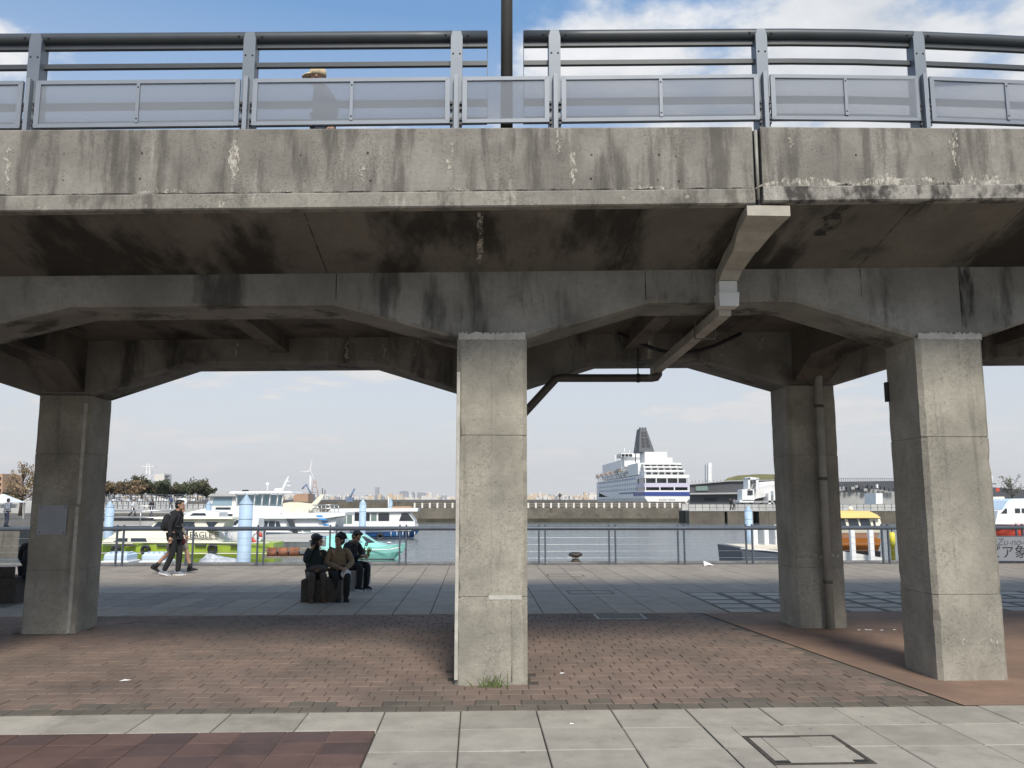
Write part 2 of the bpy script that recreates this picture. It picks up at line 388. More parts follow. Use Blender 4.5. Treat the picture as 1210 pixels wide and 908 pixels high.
# clothing and skin
M['skin'] = plain('skin', (.42,.25,.175), .55, .06, 12)
M['hair'] = plain('black_hair', (.012,.010,.009), .55, .3, 30)
def cloth(name, c): return plain(name, c, .9, .16, 22, .15)
M['cl_black'] = cloth('black_cloth', (.014,.015,.018)); M['cl_navy'] = cloth('navy_cloth', (.016,.018,.026))
M['cl_green'] = cloth('dark_green_coat', (.022,.034,.034)); M['cl_tan'] = cloth('tan_jacket', (.24,.175,.105))
M['cl_taupe'] = cloth('taupe_trousers', (.075,.064,.05)); M['cl_beige'] = cloth('beige_cloth', (.30,.265,.21))
M['cl_grey'] = cloth('grey_cloth', (.20,.22,.26)); M['cl_jean'] = cloth('dark_jeans', (.03,.04,.07))
M['cl_white'] = cloth('white_cloth', (.66,.66,.66)); M['cl_brown'] = cloth('brown_leather', (.10,.055,.03))
M['cl_red'] = cloth('dark_red_leather', (.10,.015,.015)); M['cap'] = cloth('straw_cap', (.62,.50,.33))
M['cl_blue'] = cloth('blue_cloth', (.06,.10,.22))

# ================================================================== GROUND
ground = MB().box((-70, -30, -3.2), (70, 23.15, -0.035)).build('ground', M['joint'], kind='structure')
MB().box((-70, 23.15, -3.2), (70, 23.5, 0.035)).build('quay_edge', M['quaystone'], kind='structure')

def slab_mesh(name, w, d, mat, ch=.006, t=.034):
    m = MB(); x, y = w/2, d/2
    m.loft([[(-x,-y,-t),(x,-y,-t),(x,y,-t),(-x,y,-t)], [(-x,-y,-ch),(x,-y,-ch),(x,y,-ch),(-x,y,-ch)],
            [(-x+ch,-y+ch,0),(x-ch,-y+ch,0),(x-ch,y-ch,0),(-x+ch,y-ch,0)]], False, True)
    return m.mesh(name, mat)
def rz(): return random.uniform(-.003, .003)

# ---- foreground slabs
fore = MB().box((-30, -12, -0.03), (30, 7.09, -0.026)).build('foreground_paving', M['joint'], kind='structure')
sm_ = slab_mesh('paving_slab', .617-.009, .553-.006, M['slab'])
JX, PX, JY, PY = -.735, .617, 7.095, .553
rest = MB()
MH = (1.945, 5.60, 2.625, 6.27)             # access cover outer rectangle
def slab_at(ix, iy, lst):
    x = JX + (ix + .5) * PX; y = JY - (iy + .5) * PY
    if iy >= 1 and ix < 0 and x > -12: return          # the red tiles lie here
    if iy in (1, 2) and ix == 4: return                # cut slabs round the access cover, built below
    lst.append((x, y))
lst = []
for iy in range(0, 6):
    for ix in range(-12, 13): slab_at(ix, iy, lst)
lst.sort(key=lambda p: (abs(p[0]) > 5.5, -p[1]))
for (x, y) in lst[:150]: shared('paving_slab', sm_, (x, y, rz()), fore)
for (x, y) in lst[150:]: rest.box((x-.303, y-.272, -.03), (x+.303, y+.272, 0))
for iy in range(6, 20):
    for ix in range(-14, 15):
        x = JX + (ix + .5) * PX; y = JY - (iy + .5) * PY
        rest.box((x-.303, y-.272, -.03), (x+.303, y+.272, random.uniform(-.002,.002)))
rest.build('paving_slab_field', M['slab'], fore, kind='stuff')
# two slabs cut round the cover (cover straddles the joint, one strip of slab left at each side)
x4 = JX + 4*PX
for (a, b) in (((x4+.004, 5.995-.0), (MH[0]-.006, 6.538)), ((MH[2]+.006, 5.995), (x4+PX-.004, 6.538)),
               ((x4+.004, 5.442), (MH[0]-.006, 5.985)), ((MH[2]+.006, 5.442), (x4+PX-.004, 5.985)),
               ((MH[0]+.0, MH[3]+.006), (MH[2], 6.538)), ((MH[0], 5.442), (MH[2], MH[1]-.006))):
    if b[0]-a[0] > .01 and b[1]-a[1] > .01:
        MB().box((a[0], a[1], -.03), (b[0], b[1], .001)).build('cut_slab', M['slab'], fore)
ac = thing('access_cover', 'square metal framed access cover filled with grey paving, set in foreground slabs', 'manhole', ((MH[0]+MH[2])/2, (MH[1]+MH[3])/2, 0))
f = MB(); w = .035
for (a, b) in (((MH[0], MH[1]), (MH[2], MH[1]+w)), ((MH[0], MH[3]-w), (MH[2], MH[3])), ((MH[0], MH[1]+w), (MH[0]+w, MH[3]-w)), ((MH[2]-w, MH[1]+w), (MH[2], MH[3]-w))):
    f.box((a[0], a[1], -.03), (b[0], b[1], .003))
f.build('frame', M['iron'], ac)
xm = x4 + PX*.55; ym = 5.99
for (a, b, c, d) in ((MH[0]+w+.004, MH[1]+w+.004, xm-.003, ym-.003), (xm+.003, MH[1]+w+.004, MH[2]-w-.004, ym-.003),
                     (MH[0]+w+.004, ym+.003, xm-.003, MH[3]-w-.004), (xm+.003, ym+.003, MH[2]-w-.004, MH[3]-w-.004)):
    MB().box((a, b, -.03), (c, d, -.001)).build('infill_slab', M['slab'], ac)
for x0 in (MH[0]+w, MH[2]-w-.09): MB().box((x0, MH[1]+w, -.028), (x0+.09, MH[1]+w+.05, .004)).build('lifting_slot', M['joint_black'], ac)
# ---- red-brown tiles
tiles = MB().box((-12, 2.2, -.0255), (JX-.012, JY-PY-.006, -.006)).build('red_tile_paving', M['tilejoint'], kind='structure')
tm = [slab_mesh('tile', .318, .286, M[k], .003, .012) for k in ('tile', 'tile', 'tile2')]
tl_ = []
for i in range(34):
    for j in range(11):
        x = JX - .012 - (i + .5) * .324; y = JY - PY - .006 - (j + .5) * .291
        if x > -11.9: tl_.append((x, y))
tl_.sort(key=lambda p: -p[1] + .2*abs(p[0])); tm_stuff = MB()
for k, (x, y) in enumerate(tl_):
    if k < 160: shared('tile', random.choice(tm), (x, y, .0005+random.uniform(-.001,.001)), tiles)
    else: tm_stuff.box((x-.158, y-.142, -.012), (x+.158, y+.142, 0))
tm_stuff.build('tile_field', M['tile'], tiles, kind='stuff')

# ---- pinkish pavers under the walkway
def redx(y): return 3.55 + (12.0 - y) * (4.09 - 3.55) / 4.9       # edge towards the red paving
bp = MB().box((-30, 7.1, -.0255), (4.2, 12.95, -.0105)).build('brick_paving', M['joint'], kind='structure')
bmesh_ = [slab_mesh('brick', .19, .184, M['brick'], .006, .024)]
edge_m = slab_mesh('brick', .19, .184, M['brick_edge'], .006, .024)
COLS = [(-11.2, 8.05), (-5.55, 8.05), (.145, 8.05), (4.775, 8.05), (10.4, 8.05),
        (-11.2, 11.34), (-5.555, 11.34), (.145, 11.34), (4.68, 11.34), (10.3, 11.34)]
def in_col(x, y): return any(abs(x - cx) < .36 and cy - .05 < y < cy + .72 for cx, cy in COLS)
bl_ = []
for j in range(31):
    y = 7.105 + (j + .5) * .1885
    if y > 12.9: continue
    off = (j % 2) * .5 + (.17 if j % 3 == 0 else 0)
    for i in range(-125, 24):
        x = (i + off) * .1955
        if x + .1 > redx(y) - .01: continue
        if in_col(x, y): continue
        bl_.append((j, x, y))
bl_.sort(key=lambda p: p[2] + (3 if p[1] < -4.6 else 0)); bs = MB()
for k, (j, x, y) in enumerate(bl_):
    if k < 300: shared('brick', edge_m if (j == 0 or (j == 1 and random.random() < .45)) else bmesh_[0], (x, y, random.uniform(-.004, .002)), bp, random.uniform(-.012, .012))
    else:
        z = random.uniform(-.004, .002); c = .006
        bs.loft([[(x-.095,y-.092,-.024),(x+.095,y-.092,-.024),(x+.095,y+.092,-.024),(x-.095,y+.092,-.024)],
                 [(x-.095,y-.092,z-c),(x+.095,y-.092,z-c),(x+.095,y+.092,z-c),(x-.095,y+.092,z-c)],
                 [(x-.095+c,y-.092+c,z),(x+.095-c,y-.092+c,z),(x+.095-c,y+.092-c,z),(x-.095+c,y+.092-c,z)]], False, True)
bs.build('brick_field', M['brick'], bp, kind='stuff')
# red smooth paving on the right
rp = MB(); ys = [7.1, 8.5, 10, 11.5, 12.95]
rp.add([(redx(y)+.012, y, 0.0) for y in ys] + [(30, y, 0.0) for y in ys], [(i, i+5, i+6, i+1) for i in range(4)])
rpo = rp.build('red_paving', M['redpave'], kind='structure')
MB().add([(redx(y)-.22, y, -.009) for y in ys] + [(redx(y)+.012, y, -.009) for y in ys], [(i, i+5, i+6, i+1) for i in range(4)]).build('edge_bed', M['brick_edge'], rpo)
MB().box((4.55, 6.88, -.03), (9, 6.96, .003)).build('drain_slot', M['iron'], label='narrow dark drain slot in the slabs at the far right', cat='drain')
dc = thing('drain_grate', 'flat dark floor grate with pale rim at the back edge of the brick paving', 'drain', gr(735, 729))
c0 = gr(710, 733); c1 = gr(765, 733)
f = MB(); yb = 12.35; yt = 12.85
f.box((c0.x, yb, -.02), (c1.x, yt, .004)); f.build('grate', M['iron'], dc)
f = MB()
for (a, b) in (((c0.x-.03, yb-.03), (c1.x+.03, yb)), ((c0.x-.03, yb), (c0.x, yt)), ((c1.x, yb), (c1.x+.03, yt))): f.box((a[0], a[1], -.02), (b[0], b[1], .006))
f.build('rim', M['pale_conc'], dc)

# ---- plaza slabs
PZ = .5735
plaza = MB().box((-40, 12.95, -.03), (40, 23.15, -.026)).build('plaza_paving', M['joint'], kind='structure')
pm = slab_mesh('plaza_slab', PZ-.012, 1.073-.004, M['plaza'], .005)
pmb = slab_mesh('plaza_slab', PZ-.012, 1.073-.004, M['plaza_br'], .005)
pl = []
LX, LY0, LY1 = 3.90, 12.95, 16.18
for r in range(10):
    y0 = 12.955 + r*1.075
    for i in range(-60, 60):
        x0 = -1.84 + i*PZ
        if x0 > LX-.1 and y0 < LY1-.05: continue
        d = min(1.075, 23.14 - y0)
        if d < .2: continue
        pl.append((x0 + PZ/2, y0 + d/2, d, r))
pl.sort(key=lambda p: p[1] + (0 if abs(p[0]+.0) < p[1]*.62+.4 else 100))
ps = MB()
for k, (x, y, d, r) in enumerate(pl):
    br = (x < -2.2 and r in (2,)) or (x < -2.2 and r == 1 and random.random() < .5)
    if k < 298 and d > 1.07: shared('plaza_slab', pmb if br else pm, (x, y, random.uniform(-.0015, .0015)), plaza)
    else: ps.box((x-PZ/2+.006, y-d/2+.002, -.03), (x+PZ/2-.006, y+d/2-.002, random.uniform(-.001, .001)))
ps.build('plaza_slab_field', M['plaza'], plaza, kind='stuff')
# dark inlay grid with pale slabs at the right
inl = MB().box((LX, LY0+.004, -.0255), (26, LY1-.006, -.002)).build('inlay_paving', M['inlay'], kind='structure')
ims = slab_mesh('inlay_slab', .50, .43, M['plaza_lt'], .004, .006)
for j, y in enumerate((13.2, 13.74, 14.31, 14.9, 15.43)):
    for i in range(22):
        shared('inlay_slab', ims, (LX + .29 + i*.635, y, .003), inl)
f = MB()
for i in range(40): f.box((LX+.01+i*PZ, 15.74, -.002), (LX-.002+(i+1)*PZ, LY1-.012, .001))
f.build('border_slab_row', M['plaza'], inl, kind='stuff')
for k, (px_, py_) in enumerate(((668, 680), (697, 700))):
    c = gr(px_, py_); m = MB()
    for (a, b) in (((-.42,-.3),(.42,-.275)), ((-.42,-.275),(-.395,.25)), ((.395,-.275),(.42,.25)), ((-.395,.225),(.395,.25))):
        m.box((c.x+a[0], c.y+a[1], -.002), (c.x+b[0], c.y+b[1], .0045))
    m.build('cover_frame', M['iron'], label=('dark rectangular cover frame in the plaza nearest the mooring bollard', 'dark rectangular cover frame in the plaza, midway to the bollard')[k], cat='manhole')

# ================================================================== ELEVATED WALKWAY
YF, YB, CW = 8.05, 11.34, .69
def zh(x, back=False): return (3.215 + .019*x) if back else 3.295 + .009*x       # haunch foot = column top
def zf(x, back=False): return (3.60 + .014*x) if back else 3.645 + .018*x        # beam soffit at midspan
def zr(x): return 3.965 + .022*x                                                # beam top / slab root
def zpb(x): return 4.185 + .0262*x + (.02 if x > 2.44 else 0)
def zpt(x): return 4.905 + .0245*min(x, 2.44) + .013*max(0, x - 2.44)
walk = thing('elevated_walkway', 'weathered concrete elevated walkway on square columns crossing the whole view', 'walkway', (0, 8.05, 0))
def column(xc, y0, ztop, front):
    m = MB(); h = CW/2; rings = []; rr = random.Random(int(xc*100+y0))
    def ring(z, e=0.0, rough=True):
        x0, x1, a, b = xc-h+e, xc+h-e, y0+e, y0+CW-e; P = []
        for (cx, cy, sx, sy) in ((x0, a, 1, 1), (x1, a, -1, 1), (x1, b, -1, -1), (x0, b, 1, -1)):
            c = .042 + (rr.uniform(-.006, .006) + (rr.uniform(.0, .022) if rr.random() < .14 else 0) if rough else 0)
            q = [(cx, cy+sy*c, z), (cx+sx*c, cy, z)]
            P += q if (sx, sy) in ((1, 1), (-1, -1)) else q[::-1]
        return P
    zs = [(-.02, 0)] + [(.11*i, 0) for i in range(1, int(ztop/.11)) if abs(.11*i-.80) > .03 and abs(.11*i-2.33) > .03]
    for g in (.80, 2.33): zs += [(g-.006, 0), (g-.002, .007), (g+.002, .007), (g+.006, 0)]
    zs += [(ztop, 0)]; zs.sort()
    for z, e in zs: rings.append(ring(z, e))
    m.loft(rings, True, True)
    return m.build('column', M['column'], walk)
def jag(n, lo, hi): return [random.uniform(lo, hi) for _ in range(n)]
def patch_strip(x0, x1, y, z0, z1, mat, parent, name, n=18, amp=.04, t=.004):      # irregular skin on a face that looks towards -Y
    m = MB(); xs = [x0 + (x1-x0)*i/n for i in range(n+1)]
    up = [z1 + random.uniform(-amp, amp*.6) for _ in xs]; dn = [z0 + random.uniform(-amp*.35, amp*.35) for _ in xs]
    pts = [(x, z) for x, z in zip(xs, dn)] + [(x, z) for x, z in reversed(list(zip(xs, up)))]
    V = [(x, y-t, z) for x, z in pts]; n2 = n+1
    m.add(V, [(i, i+1, 2*n2-2-i, 2*n2-1-i) for i in range(n)])
    V0 = [(x, y+.002, z) for x, z in pts]; N = len(pts)
    m.add(V + V0, [(i, (i+1) % N, N+(i+1) % N, N+i) for i in range(N)])
    return m.build(name, mat, parent)
cols = []
for k, (xc, y0) in enumerate(COLS):
    bk = k >= 5
    cols.append(column(xc, y0, zh(xc, bk) - .001, not bk))
for k in (1, 2, 3):
    xc = COLS[k][0]; z = zh(xc)
    patch_strip(xc-.33, xc+.33, YF-.001, z-.02, z+.05, M['mortar'], cols[k], 'mortar_patch', 44, .02)
c = cols[2]
MB().box((.140, YF-.0006, .82), (.144, YF+.01, 3.27)).build('form_seam', M['beam'], c)
MB().box((.335, YF-.0012, .02), (.343, YF+.01, .77)).build('crack', M['grime'], c)
MB().box((.12, YF-.004, .775), (.43, YF, .815)).build('mortar_patch', M['mortar'], c)
patch_strip(4.5, 5.05, YF-.0005, .33, .38, M['lime'], cols[3], 'rough_band', 14, .02, .003)
# back-right column: pale ring
patch_strip(4.37, 4.99, YB-.0005, .93, .975, M['lime'], cols[8], 'lime_ring', 16, .015)
# rough formwork strip on the left edge of the centre column
MB().box((-.197, YF-.010, .05), (-.165, YF+.03, 2.95)).build('edge_strip', M['mortar'], cols[2])
MB().box((-5.30, YB-.012, 0), (-5.255, YB+.02, 1.62)).build('edge_strip', M['mortar'], cols[6])
MB().box((-5.285, YB-.008, 1.66), (-5.245, YB+.02, 3.0)).build('edge_strip', M['mortar'], cols[6])

def beam(y0, y1, xs, back):
    bot = []
    for xc in xs:
        for dx, fn in ((-CW/2-1.23, zf), (-CW/2, zh), (CW/2, zh), (CW/2+1.23, zf)):
            bot.append((xc+dx, fn(xc+dx, back)))
    if bot[0][0] > -14: bot = [(-14, zf(-14, back))] + bot
    bot = [p for p in bot]
    top = lambda x: zr(x) + .012
    c = .035
    m = MB(); xs_ = [p[0] for p in bot]; rings = []
    # cross-section rings along X: bottom front chamfer
    for x, z in bot:
        rings.append([(x, y0, z+c), (x, y0+c, z), (x, y1-c, z), (x, y1, z+c), (x, y1, top(x)), (x, y0, top(x))])
    m.loft(rings, True, True)
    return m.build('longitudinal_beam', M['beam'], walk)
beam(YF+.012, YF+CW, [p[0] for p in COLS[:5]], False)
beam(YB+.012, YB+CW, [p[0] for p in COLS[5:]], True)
for k in range(5):                                       # cross beams between the column pairs, haunched
    xf, xb = COLS[k][0], COLS[k+5][0]; ya, yb = YF + CW - .03, YB + .04; rings = []
    for t, dz in ((0, 0.0), (.25, .30), (.75, .30), (1, 0.0)):
        y = ya + (yb-ya)*t; x = xf + (xb-xf)*t; z = zh(x)*(1-t) + zh(x, True)*t + dz + .03
        rings.append([(x-.25, y, z), (x+.25, y, z), (x+.25, y, zr(x)+.02), (x-.25, y, zr(x)+.02)])
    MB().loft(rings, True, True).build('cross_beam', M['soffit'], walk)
for xs in (-8.4, -2.7, 2.16, 3.0, 7.5):                     # diaphragm ribs at midspan
    MB().box((xs-.11, YF+CW-.01, zf(xs)+.12), (xs+.11, YB+.03, zr(xs)+.015)).build('rib', M['soffit'], walk)

def stations(x0, x1, n=10): return [x0 + (x1-x0)*i/n for i in range(n+1)]
YP = 6.80
for (x0, x1) in ((-16, 2.40), (2.475, 16)):
    m = MB(); rings = []
    for x in stations(x0, x1):
        a, r, p = zpb(x), zr(x), zpt(x)
        # slab: soffit rising to the edge, walking surface
        rings.append([(x, YP+.10, a+.006), (x, YF+.02, r), (x, YF+CW-.02, r+.01), (x, YB+.03, r+.01), (x, YB+CW, r), (x, 13.3-.10, a+.006),
                      (x, 13.3-.1, p-.16), (x, YP+.10, p-.16)])
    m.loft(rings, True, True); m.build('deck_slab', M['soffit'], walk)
    m = MB(); rings = []
    for x in stations(x0, x1):
        a, p = zpb(x), zpt(x)
        rings.append([(x, YP+.012, a+.14), (x, YP+.012, p-.015), (x, YP+.027, p), (x, YP+.27, p), (x, YP+.27, p-.155), (x, YP+.09, p-.155), (x, YP+.09, a+.14)])
    m.loft(rings, True, True); par = m.build('parapet', M['parapet'], walk)
    m = MB(); rings = []
    for x in stations(x0, x1):
        a = zpb(x)
        rings.append([(x, YP, a+.012), (x, YP, a+.128), (x, YP+.008, a+.139), (x, YP+.095, a+.139), (x, YP+.095, a), (x, YP+.012, a)])
    m.loft(rings, True, True); m.build('parapet_ledge', M['ledge'] if x1 < 3 else M['spall'], par)
    m = MB(); rings = []
    for x in stations(x0, x1):
        a, p = zpb(x), zpt(x)
        rings.append([(x, 13.05, p-.155), (x, 13.05, p), (x, 13.3, p), (x, 13.3, a), (x, 13.21, a), (x, 13.21, p-.155)])
    m.loft(rings, True, True); m.build('parapet', M['parapet'], walk)
    if x1 < 3: par_l = par
    else: par_r = par
MB().box((2.405, YP+.06, zpb(2.4)), (2.47, YP+.2, zpt(2.4)-.02)).build('joint_filler', M['joint_black'], walk)
MB().tube([(2.437, YP+.03, zpb(2.4)+.05), (2.437, YP+.03, zpt(2.4)-.03)], .016, 6).build('joint_pipe', M['pipe'], walk)

for (cx0, cx1, pr) in ((-6, -3.1, par_l), (-3.1, -.4, par_l), (-.4, 2.38, par_l)):
    n = 40; up = []; dn = []
    for i in range(n+1):
        x = cx0 + (cx1-cx0)*i/n; up.append((x, zpb(x)+.146+random.uniform(0, .012))); dn.append((x, zpb(x)+.1395-random.uniform(0, .002)))
    V = [(x, YP+.0095, z) for x, z in dn+up]; MB().add(V, [(i, i+1, n+2+i, n+1+i) for i in range(n)]).build('crack_line', M['grime'], pr)
def blob(parent, mat, name, pts, y, t=.004):             # irregular deposit on the parapet face, points in (x, z)
    m = MB(); n = len(pts); V = [(x, y-t, z) for x, z in pts] + [(x, y+.003, z) for x, z in pts]
    m.add(V, [tuple(range(n))] + [(i, (i+1) % n, n+(i+1) % n, n+i) for i in range(n)])
    return m.build(name, mat, parent)
def drip(px_, y0, y1, wpx, mat=None, parent=None, name='lime_streak'):
    a = at(px_, y0, YP+.012); b = at(px_, y1, YP+.012); L = []; Rr = []; n = 19
    for i in range(n+1):
        t = i/n; z = a.z + (b.z-a.z)*t; w = wpx*7/980*.42*(.25+1.0*math.sin(math.pi*min(1, t*1.15+.05))**.8*random.uniform(.45, 1.15))
        cx = a.x + (b.x-a.x)*t + random.uniform(-.016, .016)
        L.append((cx-w, z)); Rr.append((cx+w, z))
    blob(parent or (par_l if a.x < 2.4 else par_r), mat or M['lime'], name, L + Rr[::-1], YP+.0125)
for a in ((9, 172, 228, 6), (277, 166, 218, 13), (530, 166, 200, 18), (676, 180, 221, 10), (428, 190, 222, 5), (1127, 152, 196, 12), (660, 152, 186, 5), (935, 152, 175, 6)): drip(*a)
# patches along the crack line
for (px_, w_, h_) in ((190, 60, 9), (540, 30, 8), (330, 30, 5), (770, 90, 5), (950, 120, 13), (1060, 150, 14), (1165, 130, 13)):
    a = at(px_, 231 - (px_ > 885)*6, YP+.012); n = 16; W_ = w_*7/980; H_ = h_*7/980
    top = [(a.x - W_/2 + W_*i/n, zpb(a.x - W_/2 + W_*i/n) + .141 + H_*abs(math.sin(math.pi*i/n))*random.uniform(.5, 1.1)+.006) for i in range(n+1)]
    bot = [(x, zpb(x)+.1405) for x, z in top]
    blob(par_l if px_ < 885 else par_r, M['lime'], 'lime_patch', bot + top[::-1], YP+.0125, .003)
for (px_, py_, r_) in ((461, 240, .028), (261, 241, .034), (735, 234, .022), (812, 233, .02), (845, 234, .02), (45, 246, .015), (172, 244, .02)):
    a = at(px_, py_, YP); n = 10
    blob(par_l, M['lime'], 'filled_hole', [(a.x + r_*math.cos(2*math.pi*i/n)*random.uniform(.8,1.1), a.z + r_*math.sin(2*math.pi*i/n)*random.uniform(.8,1.1)) for i in range(n)], YP, .002)
# tie holes in the parapet
th = MB()
for px_ in (75, 168, 358, 437, 700, 780, 800, 1010, 1100):
    for py_ in (183, 213):
        a = at(px_ + random.uniform(-3, 3), py_ + random.uniform(-2, 2), YP+.012); th.ball((a.x, YP+.0135, a.z), .013, .004, .013, 8, 5)
th.build('tie_hole', M['grime'], walk, kind='stuff')
# soffit streaks of lime and formwork joints
def soff(x, t): return Vector((x, YP+.10 + (YF+.02-YP-.10)*t, (zpb(x)+.006)*(1-t) + zr(x)*t))
def soffit_line(x, w, t0, t1, mat, name, dz=.003, jit=.0):
    m = MB(); n = 8; A = []; B = []
    for i in range(n+1):
        t = t0 + (t1-t0)*i/n; j = random.uniform(-jit, jit); p = soff(x+j, t)
        ww = w*(.6+random.uniform(0, .6)) if jit else w
        A.append((p.x-ww/2, p.y, p.z-dz)); B.append((p.x+ww/2, p.y, p.z-dz))
    m.add(A+B, [(i, i+1, n+2+i, n+1+i) for i in range(n)])
    m.add([(x_, y_, z_+dz+.004) for x_, y_, z_ in A+B], [(i, i+1, n+2+i, n+1+i) for i in range(n)])
    return m.build(name, mat, walk)
soffit_line(at(568, 300, 7.6).x, .05, .02, .85, M['lime'], 'lime_streak', .004, .02)
for px_ in (372, 745, 1050, 1180): soffit_line(at(px_, 285, 7.4).x, .012, .02, .98, M['grime'], 'form_joint', .002)
soffit_line(at(985, 262, 7.1).x, .16, .02, .45, M['grime'], 'grime_patch', .003, .05)
# stain under the beam joint at the right and hairline joints on the beam
patch_strip(at(1142, 340, YF).x-.07, at(1142, 340, YF).x+.08, YF+.011, 3.45, zr(5)-.02, M['grime'], walk, 'grime_streak', 8, .1, .003)
for px_ in (397, 763, 930, 1018):
    a = at(px_, 340, YF); MB().box((a.x-.005, YF+.009, zf(a.x)+.03), (a.x+.005, YF+.02, zr(a.x)-.005)).build('form_joint', M['grime'], walk)
# lime runs on the inner face of the rear beam
for px_, w_ in ((500, .05), (523, .03), (545, .045), (585, .03), (858, .08), (900, .06), (940, .05), (672, .06), (370, .04), (420, .03)):
    if px_ < 600: px_ = px_ - 90
    x = at(px_, 400, YB).x; z1 = zr(x)-.05; z0 = zf(x, True)+random.uniform(.03, .1)
    m = MB(); n = 6; A = []; B = []; cx = x
    for i in range(n+1):
        cx += random.uniform(-.03, .03); z = z1 + (z0-z1)*i/n; ww = w_*random.uniform(.5, 1.1)
        A.append((cx-ww/2, YB+.009, z)); B.append((cx+ww/2, YB+.009, z))
    m.add(A+B, [(i, i+1, n+2+i, n+1+i) for i in range(n)]); m.add([(p[0], YB+.013, p[2]) for p in A+B], [(i, i+1, n+2+i, n+1+i) for i in range(n)])
    m.build('lime_run', M['lime'], walk)
# small black box on the left flank of the right column, notice plate on the rear left column
MB().bbox((4.398, 8.66, at(1041, 475, 8.7).z), (4.429, 8.72, at(1041, 452, 8.7).z), .006).build('junction_box', M['black'], label='small black box fixed to the side of the right front column', cat='box')
a = at(47, 597, YB); b = at(78, 632, YB)
pt = MB(); pt.box((a.x, YB-.014, b.z), (b.x, YB-.001, a.z)); plt = pt.build('notice_plate', M['plate'], label='blank blue grey plate fixed to the rear left column', cat='plate')
pt = MB()
for dx in (.03, b.x-a.x-.03):
    for dz in (.03, a.z-b.z-.03): pt.ball((a.x+dx, YB-.015, b.z+dz), .008, .004, .008, 6, 4)
pt.build('screw', M['bolt'], plt, kind='stuff')

# ------------------------------------------------------------------ railing on the parapet
POSTS = [-5.72, -3.86, -2.02, -.20, .675, 2.555, 4.03, 5.6, 7.4]
def bend(x): return .012 * max(0, x - 2.6)**2
def pz(pa, pb_, x):       # height of a line through two photograph heights at Y=6.9, by X
    return pa + (pb_ - pa) * (x + 4) / 6.5
ra, rb = at(10, 40, 6.95).z, at(900, 35, 6.95).z
def zrail(x, dpx=0): return pz(ra, rb, min(x, 3.2)) + .008*max(0, x-3.2) - dpx * 7.2/980*1.06
rl = thing('bridge_railing', 'grey steel railing with frosted lower panels along the walkway parapet', 'railing', (0, 6.95, 4.9))
def railpath(x0, x1, dpx, y=6.97, n=14): return [(x, y+bend(x), zrail(x, dpx)) for x in stations(x0, x1, n)]
for (x0, x1) in ((-9, .075), (.40, 9)):
    MB().tube(railpath(x0, x1, 5.5, 6.97), .052, 12).build('handrail', M['rail_dk'], rl)
    for d, r_ in ((15, .020), (38, .021)):
        m = MB(); pts = railpath(x0, x1, d, 6.99)
        m.loft([[(x, y-.02, z-r_), (x, y+.02, z-r_), (x, y+.02, z+r_), (x, y-.02, z+r_)] for x, y, z in pts], True, True)
        m.build('rail', M['rail_dk'], rl)
    for d in (83, 105):
        m = MB(); pts = railpath(x0, x1, d, 7.03)
        m.loft([[(x, y-.02, z-.028), (x, y+.02, z-.028), (x, y+.02, z+.028), (x, y-.02, z+.028)] for x, y, z in pts], True, True)
        m.build('rail', M['rail_dk'], rl)
    xe = x1 if x1 < 1 else x0
    MB().tube([(xe, 6.98, zrail(xe, 2)), (xe, 6.98, zrail(xe, 106))], .004, 5).build('end_wire', M['galv'], rl)
for x in POSTS:
    yb_ = bend(x); zt, zb = zrail(x, 3), zpt(x) + .002
    m = MB()
    m.prism([(x-.052, 6.905+yb_, zb), (x+.052, 6.905+yb_, zb), (x+.052, 6.905+yb_, zt-.06), (x+.038, 6.905+yb_, zt), (x-.038, 6.905+yb_, zt), (x-.052, 6.905+yb_, zt-.06)], (0, .012, 0))
    m.prism([(x-.052, 6.918+yb_, zb), (x-.052, 6.918+yb_, zt-.04), (x-.052, 7.03+yb_, zt+.0), (x-.052, 7.06+yb_, zb)], (.010, 0, 0))
    m.prism([(x+.042, 6.918+yb_, zb), (x+.042, 6.918+yb_, zt-.04), (x+.042, 7.03+yb_, zt+.0), (x+.042, 7.06+yb_, zb)], (.010, 0, 0))
    p = m.build('post', M['galv'], rl)
    m = MB()
    for dx in (-.03, .03):
        m.ball((x+dx, 6.903+yb_, zrail(x, 31)), .009, .005, .009, 6, 4)
    for sx in (-1, 1): m.ball((x+sx*.10, 6.918+yb_, zrail(x, 7)), .011, .008, .011, 6, 4); m.tube([(x+sx*.10, 6.92+yb_, zrail(x, 7)), (x+sx*.10, 6.94+yb_, zrail(x, 7))], .008, 6)
    m.build('bolt', M['bolt'], p, kind='stuff')
    m = MB().box((x-.018, 6.845+yb_, zb+.003), (x+.018, 6.903+yb_, zrail(x, 60)))
    m.build('fin', M['galv_lt'], p)
    m = MB()
    for dz in (.06, .1, .2, .25):
        for sx in (-1, 1): m.box((x+sx*.042-.011, 6.88+yb_, zb+dz), (x+sx*.042+.011, 6.9035+yb_, zb+dz+.022))
    m.build('bracket', M['bolt'], p, kind='stuff')
